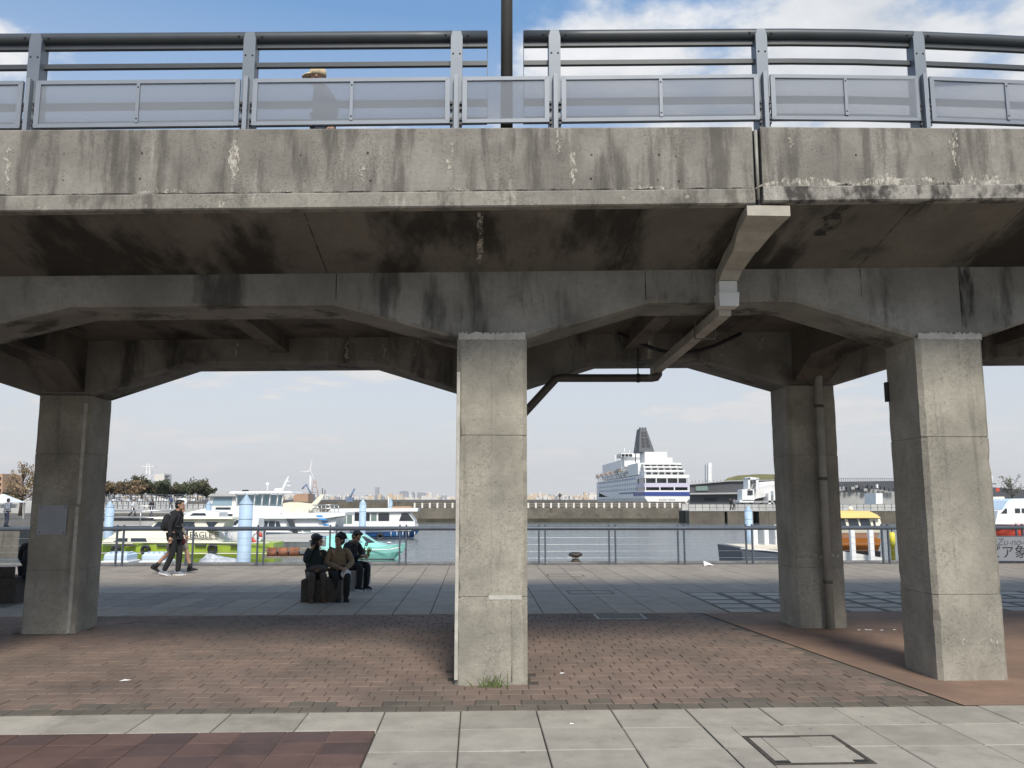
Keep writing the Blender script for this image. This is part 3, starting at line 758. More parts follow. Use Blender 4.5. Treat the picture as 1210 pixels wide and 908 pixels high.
def panel(x0, x1, mull):
    y = 6.872 + bend((x0+x1)/2)
    def q(x, top): return zrail(x, 61.5) if top else max(zrail(x, 116.5), zpt(x)+.012)
    w = .042
    def bar(pts):    # quad in x,z, pushed 3 cm
        return MB().prism([(a, y + .03*0 + bend(a)-bend((x0+x1)/2), c) for a, c in pts], (0, .03, 0))
    fr = MB()
    for pts in ([(x0, q(x0,1)), (x1, q(x1,1)), (x1-w, q(x1,1)-w*.8), (x0+w, q(x0,1)-w*.8)],
                [(x0, q(x0,0)), (x0+w, q(x0,0)+w*.8), (x1-w, q(x1,0)+w*.8), (x1, q(x1,0))],
                [(x0, q(x0,0)+.002), (x0, q(x0,1)-.002), (x0+w-.001, q(x0,1)-w*.8-.001), (x0+w-.001, q(x0,0)+w*.8+.001)],
                [(x1, q(x1,0)+.002), (x1-w+.001, q(x1,0)+w*.8+.001), (x1-w+.001, q(x1,1)-w*.8-.001), (x1, q(x1,1)-.002)]):
        fr.prism([(a, y + bend(a)-bend((x0+x1)/2), c) for a, c in pts], (0, .03, 0))
    f_ = fr.build('panel_frame', M['galv_lt'], rl)
    pn = MB(); a, b = x0+w*.7, x1-w*.7
    pn.prism([(a, y+.012, q(a,0)+.03), (b, y+.012, q(b,0)+.03), (b, y+.012, q(b,1)-.03), (a, y+.012, q(a,1)-.03)], (0, .008, 0))
    pn.build('pane', M['frost'], f_)
    for mx in mull:
        MB().box((mx-.014, y-.006, q(mx,0)+w*.8+.001), (mx+.014, y+.0115, q(mx,1)-w*.8-.001)).build('mullion', M['galv_lt'], f_)
        mb = MB()
        for z in (q(mx,0)+.07, q(mx,1)-.07): mb.ball((mx, y-.007, z), .008, .004, .008, 6, 4)
        mb.build('bolt', M['bolt'], f_, kind='stuff')
for i in range(len(POSTS)-1):
    x0, x1 = POSTS[i] + .055, POSTS[i+1] - .055
    panel(x0, x1, [] if i == 3 else [(x0+x1)/2])

# lamp pole standing in the gap of the handrail
lp = thing('lamp_pole', 'dark brown lamp pole rising through the gap in the railing', 'lamp pole', (.25, 7.02, 4.9))
MB().lathe((.25, 7.02, zpt(.25)+.035), [(.055, 0), (.052, 2), (.045, 6)], 14).build('shaft', M['pole'], lp)
m = MB().box((.13, 6.92, zpt(.25)+.002), (.39, 7.14, zpt(.25)+.034)); m.build('base_plate', M['bolt'], lp)
arm = MB().tube([(.25, 7.02, 10.8), (.25, 7.25, 11.15), (.25, 7.7, 11.3)], .035, 8); arm.build('arm', M['pole'], lp)
MB().bbox((.13, 7.6, 11.22), (.37, 8.15, 11.34), .03).build('lamp_head', M['pole'], lp)

# ------------------------------------------------------------------ drain chute at the expansion joint
ch = thing('drain_chute', 'beige box chute carrying water down from the expansion joint and under the deck', 'drain', (2.52, 7.4, 3.9))
def dstat(x, t, hw, hh): 
    p = soff(x, t); return ((p.x, p.y, p.z - hh - .006), hw, (0, 0, hh))
h0 = soff(2.52, 0)
m = MB().duct([((2.52, YP+.02, zpb(2.4)-.052), .19, (0, 0, .046)), ((2.515, YP+.35, zpb(2.4)-.075), .165, (0,0,.06)), ((2.50, 7.42, soff(2.5,.45).z-.08), .115, (0,0,.07))])
m.build('catch_box', M['duct'], ch)
m = MB().duct([((2.50, 7.425, soff(2.5,.45).z-.078), .11, (0,0,.066)), ((2.49, 7.76, soff(2.5,.75).z-.08), .10, (0,0,.07))]); m.build('chute_section', M['duct'], ch)
m = MB().duct([((2.49, 7.765, soff(2.5,.75).z-.078), .097, (0,0,.066)), ((2.48, 7.93, zr(2.5)-.10), .093, (0,.05,.06)), ((2.475, 7.955, zr(2.5)-.16), .092, (0,.07,.0))]); m.build('chute_section', M['duct'], ch)
m = MB().duct([((2.475, 7.955, zr(2.5)-.165), .089, (0,.067,0)), ((2.475, 7.955, 3.70), .089, (0,.067,0))]); m.build('downpipe', M['duct_w'], ch)
m = MB().duct([((2.475, 7.95, 3.735), .102, (0,.085,0)), ((2.475, 7.95, 3.60), .094, (0,.08,0))]); m.build('collar', M['duct_w'], ch)
for i in range(4):
    y0, y1 = 8.02 + i*.84, 8.02 + (i+1)*.84 - .012
    z0, z1 = 3.585 - i*.022, 3.585 - (i+1)*.022
    MB().duct([((2.475, y0, z0), .062 - .002*(i%2), (0,0,.05)), ((2.475, y1, z1), .062 - .002*(i%2), (0,0,.05))]).build('chute_section', M['duct'], ch)
m = MB(); m.box((2.36, 8.75, 3.45), (2.37, 8.78, 3.99)); m.box((2.58, 8.75, 3.45), (2.59, 8.78, 3.99)); m.box((2.36, 8.75, 3.44), (2.59, 8.78, 3.45)); m.build('hanger', M['pipe_dk'], ch)
pp = thing('drain_pipe', 'dark round drain pipe running level below the deck then slanting down', 'pipe', (1.5, 11.25, 3.4))
e = at(778, 447, 11.25); e2 = at(658, 447, 11.25); e3 = at(618, 490, 11.25)
MB().tube([(e.x, 11.25, e.z+.12), (e.x, 11.25, e.z+.05), (e.x-.03, 11.25, e.z+.01), (e.x-.09, 11.25, e.z), (e2.x+.04, 11.25, e2.z), (e2.x-.02, 11.25, e2.z-.015), (e3.x, 11.25, e3.z), (e3.x-.5, 11.25, e3.z-.5), (.2, 11.25, 2.0), (.2, 11.25, 0)], .056, 10).build('pipe', M['pipe_dk'], pp)
for px_ in (754,): 
    a = at(px_, 447, 11.25); MB().tube([(a.x-.02, 11.25, a.z), (a.x+.02, 11.25, a.z)], .064, 10).build('clamp', M['bolt'], pp)
    MB().box((a.x-.008, 11.24, a.z+.06), (a.x+.008, 11.26, 3.95)).build('hanger', M['bolt'], pp)
# downpipe in front of the rear right column
dp = thing('downpipe', 'pale grey round downpipe in front of the rear right column', 'pipe', gr(985, 745))
b = gr(985, 745); x = b.x; yq = YB - .09
MB().tube([(x, yq, 0), (x, yq, 2.0), (x, yq, 3.3), (x+.02, yq-.01, 3.5), (x+.03, yq-.02, 4.02)], .056, 12).build('pipe', M['pipe'], dp)
for z in (.62, 2.0, 3.0): MB().tube([(x, yq, z-.02), (x, yq, z+.02)], .062, 12).build('clamp', M['pipe_dk'], dp)
cb = MB(); pts = []
for i in range(13):
    t = i/12; pts.append((1.9 + 1.7*t, YB-.35, 3.97 - .28*math.sin(math.pi*t)))
cb.tube(pts, .025, 6); cb.build('hanging_cable', M['black'], label='sagging black cable slung below the deck behind the chute', cat='cable')

# ================================================================== HARBOUR
WZ = -1.5
wt = MB(); xs_ = [-9000, -600, -120, 0, 120, 600, 9000]; ys_ = [23.0, 60, 140, 500, 2500, 14000]
wt.add([(x, y, WZ) for y in ys_ for x in xs_], [(j*7+i, j*7+i+1, (j+1)*7+i+1, (j+1)*7+i) for j in range(5) for i in range(6)])
wt.build('water', M['water'], kind='structure')

# ---- quay railing: pairs of flat posts, tubular handrail, thin wires
YQ = 22.62
qr = thing('quay_railing', 'dark blue grey railing with paired flat posts along the quay edge', 'railing', (0, YQ, 0))
zq = at(600, 624.5, YQ).z
pairs = [141.5, 224, 308, 393.5, 476, 559, 640.5, 723.5, 805, 885.5, 965, 1046.5, 1206]
def qx(p): return at(p, 645, YQ).x
PXS = [qx(p) for p in pairs]; PXS = [PXS[0]-1.93*k for k in range(7, 0, -1)] + PXS + [PXS[-1]+1.93*k for k in range(1, 7)]
for i, x in enumerate(PXS):
    for dx in (-.085, .085):
        MB().bbox((x+dx-.02, YQ-.035, -.02), (x+dx+.02, YQ+.035, zq+.10), .006).build('post', M['fence'], qr)
MB().tube([(PXS[0], YQ, zq), (PXS[-1], YQ, zq)], .055, 10).build('handrail', M['fence'], qr)
for z in (.18, .36, .54, .72):
    MB().tube([(PXS[0], YQ, z), (PXS[-1], YQ, z)], .004, 5).build('wire', M['steel'], qr)
MB().box((PXS[0], YQ-.03, .015), (PXS[-1], YQ+.03, .035)).build('foot_rail', M['fence'], qr)
bo = thing('mooring_bollard', 'dark iron mooring bollard with mushroom head on the quay edge', 'bollard', (gr(681, 666).x, 23.3, .035))
bx = gr(681, 666).x
MB().lathe((bx, 23.3, .035), [(.13, 0), (.13, .03), (.095, .05), (.085, .14), (.11, .17)], 18).build('stem', M['iron'], bo)
MB().lathe((bx, 23.3, .19), [(.11, -.02), (.19, .01), (.20, .04), (.17, .08), (.08, .105), (.01, .11)], 18).build('head', M['iron'], bo)
lt = at(838, 665, 22.2); lt.z = 0
m = MB(); m.add([(lt.x-.16, 22.1, .004), (lt.x-.05, 22.05, .03), (lt.x+.12, 22.15, .004), (lt.x-.02, 22.2, .08), (lt.x-.14, 22.25, .12), (lt.x+.03, 22.3, .03)], [(0,1,3), (1,2,3), (0,3,4), (3,2,5), (3,5,4), (0,4,5), (0,5,2), (0,2,1)])
m.build('crumpled_paper', M['paper'], label='crumpled white paper lying on the plaza by the quay railing', cat='litter')
def litter(px_, py_, n, lab, s=.03):
    c = gr(px_, py_); m = MB()
    for i in range(n):
        x = c.x + random.uniform(-.1, .1)*n*.5; y = c.y + random.uniform(-.03, .03)
        m.add([(x-s, y-s*.5, .003), (x+s*.6, y-s*.3, .006), (x+s, y+s*.5, .004), (x-s*.4, y+s*.6, .011)], [(0,1,2,3)])
    m.build('litter', M['paper'], label=lab, cat='litter', kind='stuff' if n > 1 else None)
litter(148, 805, 1, 'small white scrap on the brick paving left of the centre column', .05)
litter(664, 797, 1, 'small white scrap on the dark wet brick right of the centre column', .03)
litter(1040, 745, 6, 'white flakes scattered on the red paving between the right columns')
litter(682, 856, 1, 'tiny white scrap on the grey slabs in front of the centre column', .018)
gt = thing('grass_tuft', 'small green weed tuft at the foot of the centre column', 'plant', (.18, 7.98, 0))
for i in range(46):
    x = .16 + random.gauss(0, .085); y = 7.985 + random.uniform(-.06, .03); h = random.uniform(.03, .14); a = random.uniform(-.1, .1); w = .005
    MB().add([(x-w, y, 0), (x+w, y, 0), (x+a*.5+w*.7, y-.01, h*.6), (x+a*.5-w*.7, y-.01, h*.6), (x+a, y-.03, h)], [(0,1,2,3), (3,2,4)]).build('blade', M['grass'], gt)

# ---- sea wall with white posts
YW = 128.0
sw = thing('sea_wall', 'stone sea wall with dark tide band across the harbour', 'wall', (20, YW, 0))
z0 = at(620, 600.5, YW).z; xl = at(440, 600, YW).x; xr = at(815, 600, YW).x
m = MB(); m.loft([[(x, YW-.9, WZ-1), (x, YW, z0), (x, YW+5, z0), (x, YW+5, WZ-1)] for x in stations(xl-30, xr, 12)], True, True); m.build('wall', M['seawall'], sw)
m = MB(); m.loft([[(x, YW-1.0, WZ-1), (x, YW-.80, WZ+.55), (x, YW-.5, WZ+.5), (x, YW-.5, WZ-1)] for x in stations(xl-30, xr-.5, 8)], True, True); m.build('tide_band', M['weed'], sw)
MB().box((xl-30, YW+2.5, z0), (xr, YW+4, z0+.95)).build('back_wall', M['seawall'], sw)
wr = thing('sea_wall_railing', 'row of white posts joined by rails along the sea wall', 'railing', (20, YW+.6, z0))
k = 0; p = 490.0
while p < 816:
    x = at(p, 598, YW+.6).x; MB().box((x-.13, YW+.5, z0), (x+.13, YW+.75, z0+.78)).build('post', M['white_post'], wr); p += 8.95
for z in (.3, .62): MB().tube([(at(490, 598, YW).x, YW+.63, z0+z), (xr, YW+.63, z0+z)], .035, 6).build('rail', M['pale_conc'], wr)
z1 = at(860, 604.2, 120).z; xa = at(814, 600, 119).x; xb = at(1300, 600, 120).x
pw = thing('pier_wall', 'stained concrete pier wall with dark openings right of the ship', 'wall', (45, 120, 0))
xcuts = [xa] + [at(p, 606, 119).x for p in (856, 859.5, 890, 897, 930, 940, 1000, 1010, 1080)] + [xb]
for i in range(0, len(xcuts)-1, 2): MB().box((xcuts[i], 119, WZ-1), (xcuts[i+1], 122, z1)).build('wall_block', M['seawall'], pw)
MB().box((xa, 121.5, WZ-1), (xb, 125, z1-.02)).build('rear_wall', M['weed'], pw)
MB().box((xa, 118.9, z1), (xb, 125, z1+.12)).build('ledge', M['pale_conc'], pw)
MB().box((xa, 123, z1+.12), (xb, 123.4, z1+1.0)).build('parapet', M['pale_conc'], pw)
m = MB()
for i in range(60):
    x = xa + (xb-xa)*i/60; m.box((x-.03, 119.2, z1+.12), (x+.03, 119.26, z1+1.0))
m.box((xa, 119.2, z1+.95), (xb, 119.26, z1+1.0)); m.box((xa, 119.2, z1+.5), (xb, 119.26, z1+.54)); m.build('railing', M['fence'], pw, kind='stuff')

# ---- mooring piles with conical caps
def pile(px_, ytop, wpx, Y, lab, foot=False):
    c = at(px_, ytop, Y); r = wpx/980*Y*.5; t = thing('mooring_pile', lab, 'pile', (c.x, Y, WZ), 'light blue mooring piles')
    zt = c.z; h = r*1.55
    zb = zt - 1.9 if foot else WZ - 1
    MB().lathe((c.x, Y, 0), [(r, zb), (r, zt-h)], 16).build('shaft', M['pileblue'], t)
    MB().lathe((c.x, Y, 0), [(r*1.04, zt-h), (r*1.04, zt-h*.93), (r*.12, zt-.03), (.02, zt)], 16).build('cap', M['pileblue'], t)
    MB().lathe((c.x, Y, 0), [(r*1.02, zt-h*2.4), (r*1.02, zt-h*2.36)], 16).build('band', M['fence'], t)
    if foot: MB().lathe((c.x, Y, 0), [(r, WZ-1), (r*.99, zb)], 16).build('foot', M['pilebase'], t)
pile(291.5, 584, 15.5, 26.5, 'large light blue pile right of the walkers, in front of the lime boat')
pile(130.5, 592, 9.5, 50, 'light blue pile next to the rear left column')
pile(247, 591.5, 6.5, 66, 'distant light blue pile in front of the white yacht with the blue window')
pile(429, 589.5, 8, 57, 'light blue pile standing before the white launch, above the seated people')
pile(461.5, 589, 5, 90, 'thin pile with rusty foot near the bow of the white launch', True)
pile(884, 597, 9, 50, 'light blue pile beside the dark pontoon at the right')
pile(1181, 592, 5, 70, 'thin pile with rusty foot beside the red hulled boat', True)

# ------------------------------------------------------------------ boats
def pxpoly(pts, Y): return [at(x, y, Y) for x, y in pts]
def slabpx(pts, Y, depth): return MB().prism(pxpoly(pts, Y), (0, depth, 0))
def cabin(pts, Y, depth, inset, name, mat, parent):         # profile block whose roof is narrower than its foot
    P = pxpoly(pts, Y); zmin = min(p.z for p in P); zmax = max(p.z for p in P); A = []; B = []
    for p in P:
        t = (p.z - zmin) / max(.01, zmax - zmin); A.append(p + Vector((0, inset*t, 0))); B.append(p + Vector((0, depth - inset*t, 0)))
    xs2 = [p[0] for p in pts]; ys2 = [p[1] for p in pts]
    CAB.setdefault(parent.name, []).append((min(xs2), max(xs2), min(ys2), max(ys2), Y, inset, zmin, zmax))
    return MB().loft([A, B], True, True).build(name, mat, parent)
CAB = {}
def win(pts, Y, name, mat, parent, d=.03):                  # pane lying on the sloping face of the cabin it belongs to
    mx = sum(p[0] for p in pts)/len(pts); my = sum(p[1] for p in pts)/len(pts); best = None
    for c in CAB.get(parent.name, []):
        if c[0] <= mx <= c[1] and c[2] <= my <= c[3] and abs(c[4]-Y) < .6 and (best is None or c[3]-c[2] < best[3]-best[2]): best = c
    if best is None: return slabpx(pts, Y - d, d*1.6).build(name, mat, parent)
    P = pxpoly(pts, Y); A = []
    for p in P:
        t = (p.z - best[6]) / max(.01, best[7]-best[6]); A.append(Vector((p.x, best[4] + best[5]*t - .025, p.z)))
    return MB().prism(A, (0, .04, 0)).build(name, mat, parent)
def hull(x0, x1, zs, zw, beam, yc, mat, parent, bow=1, name='hull', rake=.5, sheer=.25, sternw=.85):
    # bow at x1 when bow=1, at x0 when bow=-1
    n = 14; L = x1 - x0; rings = []
    for i in range(n+1):
        t = i/n; w = beam/2 * (sternw + (1-sternw)*min(1, t*3)) * (1 - max(0, (t-.55)/.45)**2.2 * .97)
        x = x0 + L*t if bow == 1 else x1 - L*t
        z = zs + sheer*max(0, (t-.4)/.6)**1.6
        rk = rake * max(0, (t-.75)/.25)**1.5 * bow
        rings.append([(x, yc-w, z), (x-rk*.3, yc-w*.93, zw+(z-zw)*.5), (x-rk, yc-w*.72, zw), (x-rk, yc, zw-.25), (x-rk, yc+w*.72, zw), (x-rk*.3, yc+w*.93, zw+(z-zw)*.5), (x, yc+w, z)])
    m = MB(); m.loft(rings, True, True); return m.build(name, mat, parent)
def strip(pts, Y, th, mat, parent, name, r=.03): return MB().tube(pxpoly(pts, Y), r, 6).build(name, mat, parent)
def tyre(px_, py_, Y, r, parent):
    c = at(px_, py_, Y); m = MB(); pts = [(c.x + r*.68*math.cos(2*math.pi*i/14), Y, c.z + r*.68*math.sin(2*math.pi*i/14)) for i in range(15)]
    m.tube(pts, r*.34, 8); m.build('tyre_fender', M['black'], parent)
def text(body, loc, size, mat, parent, rot=(R(90), 0, 0), name='lettering', align='LEFT', sx=1.0, shear=0):
    cu_ = bpy.data.curves.new(name, 'FONT'); cu_.body = body; cu_.size = size; cu_.extrude = .004; cu_.align_x = align; cu_.shear = shear
    tmp = bpy.data.objects.new('tmp', cu_); C.objects.link(tmp)
    me = bpy.data.meshes.new_from_object(tmp.evaluated_get(bpy.context.evaluated_depsgraph_get())); bpy.data.objects.remove(tmp)
    me.transform(Matrix.Translation(loc) @ Matrix.Rotation(rot[2], 4, 'Z') @ Matrix.Rotation(rot[0], 4, 'X') @ Matrix.Diagonal((sx, 1, 1, 1)))
    me.materials.clear(); me.materials.append(mat)
    return link(bpy.data.objects.new(name, me), parent)

# lime green workboat
Y = 45.0
b = thing('green_workboat', 'lime green hulled boat with cream cabin behind the walkers', 'boat', (at(210, 655, Y).x, Y+1.3, WZ))
x0, x1 = at(88, 650, Y).x, at(322, 650, Y).x; zs = at(200, 642.5, Y).z
hu = hull(x0, x1, zs, WZ, 2.7, Y+1.35, M['lime_green'], b, -1, sheer=.2)
strip([(112, 654), (318, 654.5)], Y+.03, .03, M['cream'], hu, 'rubbing_strake', .028)
strip([(112, 641.2), (318, 642)], Y-.02, .03, M['cream'], hu, 'gunwale', .035)
cabin([(116, 643), (137, 629), (150, 626.5), (240, 626), (262, 643)], Y+.15, 2.3, .18, 'lower_cabin', M['cream'], b)
cabin([(176, 626.3), (185, 613.6), (243, 613.4), (272, 613.4), (266, 616), (262, 626.3)], Y+.35, 1.9, .15, 'wheelhouse', M['cream'], b)
cabin([(181, 613.6), (184, 611.4), (274, 611.2), (275, 613.4)], Y+.2, 2.2, .05, 'roof', M['cream'], b)
for p in ([(134, 640.5), (141, 636), (151, 636), (151, 640.5)], [(155, 640.5), (155, 636), (172, 636), (174.5, 640.5)]): win(p, Y+.22, 'window', M['glass'], b)
for p in ([(180, 624), (187, 617), (194, 617), (194, 624)], [(197, 624), (197, 617), (213, 617), (213, 624)], [(216, 624), (216, 617), (230, 617), (230, 624)], [(243, 617), (258, 617), (252, 624), (248, 624)]): win(p, Y+.45, 'window', M['glass'], b)
for p in (137, 172, 251): tyre(p, 650 if p != 251 else 648.5, Y-.12, .27, b)
for p in (146, 185, 230, 272): win([(p, 643.6), (p+13, 643.6), (p+13, 645.6), (p, 645.6)], Y-.02, 'rubber_fender', M['black'], b, .08)
text('EAGLE 8', at(223.5, 635.5, Y+.10), .42, M['ink'], b, name='boat_name')
strip([(223, 637), (258, 637)], Y+.14, .01, M['ink'], b, 'name_underline', .015)
cabin([(280, 643), (280, 628), (290, 628), (290, 643)], Y+.5, .9, .03, 'console', M['white2'], b)
cabin([(262, 643), (262, 640), (300, 640), (300, 643)], Y+.3, 2.0, .02, 'aft_deck', M['glass_g'], b)
for k in range(4): strip([(265+k*9, 641), (265+k*9, 628)], Y+.3, .02, M['steel'], b, 'stanchion', .018)
strip([(262, 628), (297, 628)], Y+.3, .02, M['steel'], b, 'guard_rail', .018)
# ring buoy hung at the stern
lb = thing('ring_buoy', 'red and white ring buoy hanging beside the large blue pile', 'buoy', at(303, 635, Y+.2))
c = at(303, 635, Y+.2)
for s in range(4):
    pts = [(c.x + .24*math.cos(a), c.y, c.z + .24*math.sin(a)) for a in [math.pi/2*s + math.pi/2*i/6 for i in range(7)]]
    MB().tube(pts, .085, 8).build('segment', M['red'] if s % 2 == 0 else M['white'], lb)
# pale blue floats in front of it
def floatbox(xa_, xb_, yt, yb2, Y, lab, mat='floatblue'):
    a, c2 = at(xa_, yt, Y), at(xb_, yb2, Y); t = thing('floating_dock', lab, 'float', ((a.x+c2.x)/2, Y+.5, WZ), 'pale floats in the water by the quay')
    MB().bbox((a.x, Y, c2.z), (c2.x, Y+1.2, a.z), .06).build('float_top', M[mat], t)
    for k in range(4): MB().bbox((a.x+(c2.x-a.x)*(k+.1)/4, Y+.2, a.z), (a.x+(c2.x-a.x)*(k+.8)/4, Y+.9, a.z+.06), .03).build('lug', M[mat], t)
    MB().bbox((a.x-.1, Y-.05, WZ-.2), (c2.x+.1, Y+1.3, c2.z), .05).build('float_base', M['white2'], t)
floatbox(122, 149, 655, 663, 36, 'pale blue float box next to the rear left column, below the green boat')
floatbox(167, 192, 655, 663, 36, 'pale blue float box directly behind the walking man')
t = thing('covered_jet_ski', 'jet ski under a rumpled white cover between the walkers and blue pile', 'jet ski', at(258, 660, 36))
m = MB(); rings = []
prof_ = [(234, 662), (239, 659), (243, 655), (247, 654.5), (252, 657), (262, 659.5), (274, 660.5), (285, 662)]
for i, (p, q) in enumerate(prof_):
    c = at(p, q, 36); w = .25 + .3*math.sin(math.pi*(i+.7)/8.4); j = random.uniform(-.03, .03)
    rings.append([(c.x, 36.3-w, WZ+.1), (c.x, 36.3-w*.85, (c.z+WZ)/2+j), (c.x, 36.3-w*.3, c.z), (c.x, 36.3+w*.3, c.z-j), (c.x, 36.3+w*.85, (c.z+WZ)/2), (c.x, 36.3+w, WZ+.1)])
m.loft(rings, True, True, 0, True); m.build('cover', M['tarp'], t)
MB().bbox((at(218, 660, 36).x, 35.7, WZ-.2), (at(290, 660, 36).x, 37, WZ+.08), .04).build('float_base', M['white2'], t)

# turquoise motor boat
Y = 46.0
b = thing('turquoise_motorboat', 'turquoise motorboat with cabin behind the seated people', 'boat', (at(430, 658, Y).x, Y+1, WZ))
x0, x1 = at(365, 650, Y).x, at(479, 650, Y).x; zs = at(440, 648, Y).z
hu = hull(x0, x1, zs, WZ, 2.0, Y+1, M['teal'], b, 1, sheer=.22, rake=.7)
strip([(365, 650), (420, 650), (460, 649.5), (474, 647)], Y-.02, .02, M['white'], hu, 'rubbing_strake', .03)
strip([(366, 661), (466, 661)], Y+.1, .02, M['ink'], hu, 'boot_line', .03)
cabin([(385, 648.5), (385, 634), (392, 632), (420, 631.5), (430, 633), (441, 641), (455, 644.5), (460, 648)], Y+.3, 1.4, .2, 'cabin', M['teal'], b)
win([(414, 641.5), (416, 635.5), (421, 635.5), (430, 641)], Y+.38, 'window', M['glass_b'], b)
win([(398, 641.5), (398, 635.5), (412, 635.5), (411, 641.5)], Y+.38, 'window', M['glass_b'], b)
win([(427, 634), (431, 634), (443, 641), (434, 642)], Y+.36, 'windscreen', M['glass'], b)
strip([(446, 645), (449, 640), (474, 643)], Y+.5, .01, M['steel'], b, 'bow_rail', .015)
tyre(433, 643, Y+.28, .09, b)
# raft of rusty drums
Y = 38.0
t = thing('drum_raft', 'low wooden raft on rusty drums left of the seated people', 'raft', at(335, 655, Y))
for k in range(3):
    c = at(322+k*13, 652.5, Y); MB().tube([(c.x-.2, Y, c.z), (c.x+.2, Y, c.z)], .2, 10).build('drum', M['rust'], t)
a = at(313, 648, Y); c = at(372, 650, Y); MB().box((a.x, Y-.1, c.z-.05), (c.x, Y+1.6, c.z+.03)).build('deck', M['wood'], t)
a = at(310, 658, Y); MB().box((a.x, Y-.15, a.z-.06), (c.x, Y+1.6, a.z+.03)).build('bearer', M['wood'], t)

# flybridge cruiser with blue stripes
Y = 58.0
b = thing('flybridge_cruiser', 'large white flybridge cruiser with black windows and blue side stripes', 'boat', (at(330, 640, Y).x, Y+2.2, WZ))
x0, x1 = at(228, 640, Y).x, at(402, 640, Y).x; zs = at(320, 629, Y).z
hu = hull(x0, x1, zs, WZ, 4.6, Y+2.3, M['white'], b, -1, sheer=.5, rake=1.2)
cabin([(262, 629.5), (290, 613.5), (345, 612.5), (398, 612), (393, 629.5)], Y+.25, 4.1, .25, 'saloon', M['white'], b)
cabin([(252, 613.8), (300, 609), (345, 606.5), (408, 606), (408, 609.5), (385, 612.6)], Y+.05, 4.5, .05, 'upper_deck', M['white'], b)
for p in ([(297, 624.5), (299, 616), (307, 616), (307, 624.5)], [(308, 624.5), (308, 616), (316.5, 616), (316.5, 624.5)], [(317.5, 624.5), (317.5, 616), (325, 616), (325, 624.5)], [(326, 624.5), (326, 616), (330, 617), (332, 622), (330, 624.5)]): win(p, Y+.40, 'window', M['glass'], b)
for p in ([(352, 629), (349, 623), (357, 623), (357, 629)], [(358.5, 629), (358.5, 623), (366, 623), (368, 629)]): win(p, Y+.35, 'window', M['glass_g'], b)
slabpx([(338, 613), (344.5, 613), (352, 630), (349, 640), (346, 630)], Y-.1, .25).build('pillar', M['rail_dk'], b)
for p in ([(374, 609), (381, 609), (382.5, 611), (375.5, 611)], [(376.5, 612.5), (386, 612.5), (386.8, 614.5), (378, 614.5)], [(379, 616), (387.5, 616), (388, 618), (380.5, 618)], [(381, 619.5), (388.3, 619.5), (388.5, 621.5), (382, 621.5)]): win(p, Y+.28, 'stripe', M['sign_blue'], b)
cabin([(277, 606.5), (282, 597), (334, 599), (334, 606.5)], Y+.8, 3.2, .1, 'flybridge_coaming', M['white'], b)
for p in (280, 291, 300, 309, 318, 327, 333):
    strip([(p, 598), (p-1 if p < 300 else p+1.5, 583.5)], Y+1.0, .02, M['white'], b, 'frame', .05)
win([(281, 598), (279, 585), (334, 585), (332, 598)], Y+1.5, 'wind_screen', M['glass_b'], b)
cabin([(270, 583.3), (272, 581), (344, 580.8), (345, 583)], Y+.6, 3.6, .1, 'hardtop', M['white'], b)
m = MB().tube(pxpoly([(333, 581), (337, 572), (341, 563)], Y+2), [.12, .09, .03], 8); m.build('mast', M['white'], b)
for (p, q, w_) in ((341, 574, 3), (339, 569, 3.5)): strip([(p-w_, q), (p+w_, q)], Y+2, .02, M['white'], b, 'spreader', .035)
c = at(329, 579.5, Y+2); MB().lathe(c, [(.3, -.08), (.33, 0), (.25, .12), (.02, .14)], 12).build('radar', M['white'], b)
strip([(316, 581), (316, 573)], Y+2, .02, M['white'], b, 'light_stalk', .03); c = at(316, 572.5, Y+2); MB().ball(c, .13).build('light', M['white'], b)
cabin([(334, 607), (334, 595), (342, 593.5), (366, 596), (369, 607)], Y+.9, 3.0, .15, 'canvas_cover', M['canvas'], b)
slabpx([(364, 600), (368, 595.5), (379, 584.5), (383, 584), (381.5, 588), (371, 600), (367, 604)], Y+.5, .35).build('radar_arch', M['cream'], b)
slabpx([(364, 600), (368, 595.5), (379, 584.5), (383, 584), (381.5, 588), (371, 600), (367, 604)], Y+3.6, .35).build('radar_arch', M['cream'], b)
slabpx([(378, 585.5), (383, 584), (384.5, 586.3), (380, 587.5)], Y+.86, 2.73).build('arch_top', M['cream'], b)
for (p, q) in ((381, 577), (384, 579)): strip([(p, 584.5), (p, q)], Y+2, .02, M['rail_dk'], b, 'aerial', .03)
for q in (597, 601): strip([(370, q), (400, q)], Y+.3, .02, M['steel'], b, 'guard_rail', .03)
for k in range(7): strip([(370+k*5, 597), (370+k*5, 606.5)], Y+.3, .02, M['steel'], b, 'stanchion', .025)
strip([(262, 632.5), (300, 634), (398, 634)], Y-.06, .02, M['sign_blue'], hu, 'hull_stripe', .03)
strip([(280, 629.8), (398, 629.6)], Y-.03, .02, M['steel'], hu, 'rub_rail', .04)
for p in (318, 328, 338, 384): win([(p, 637.5), (p, 635.8), (p+4, 635.8), (p+4, 637.5)], Y-.03, 'porthole', M['glass'], hu)
cabin([(300, 640.5), (302, 633), (340, 631.5), (372, 632), (378, 637), (374, 640.5)], Y-2.6, 1.6, .3, 'tender', M['term_lt'], b)

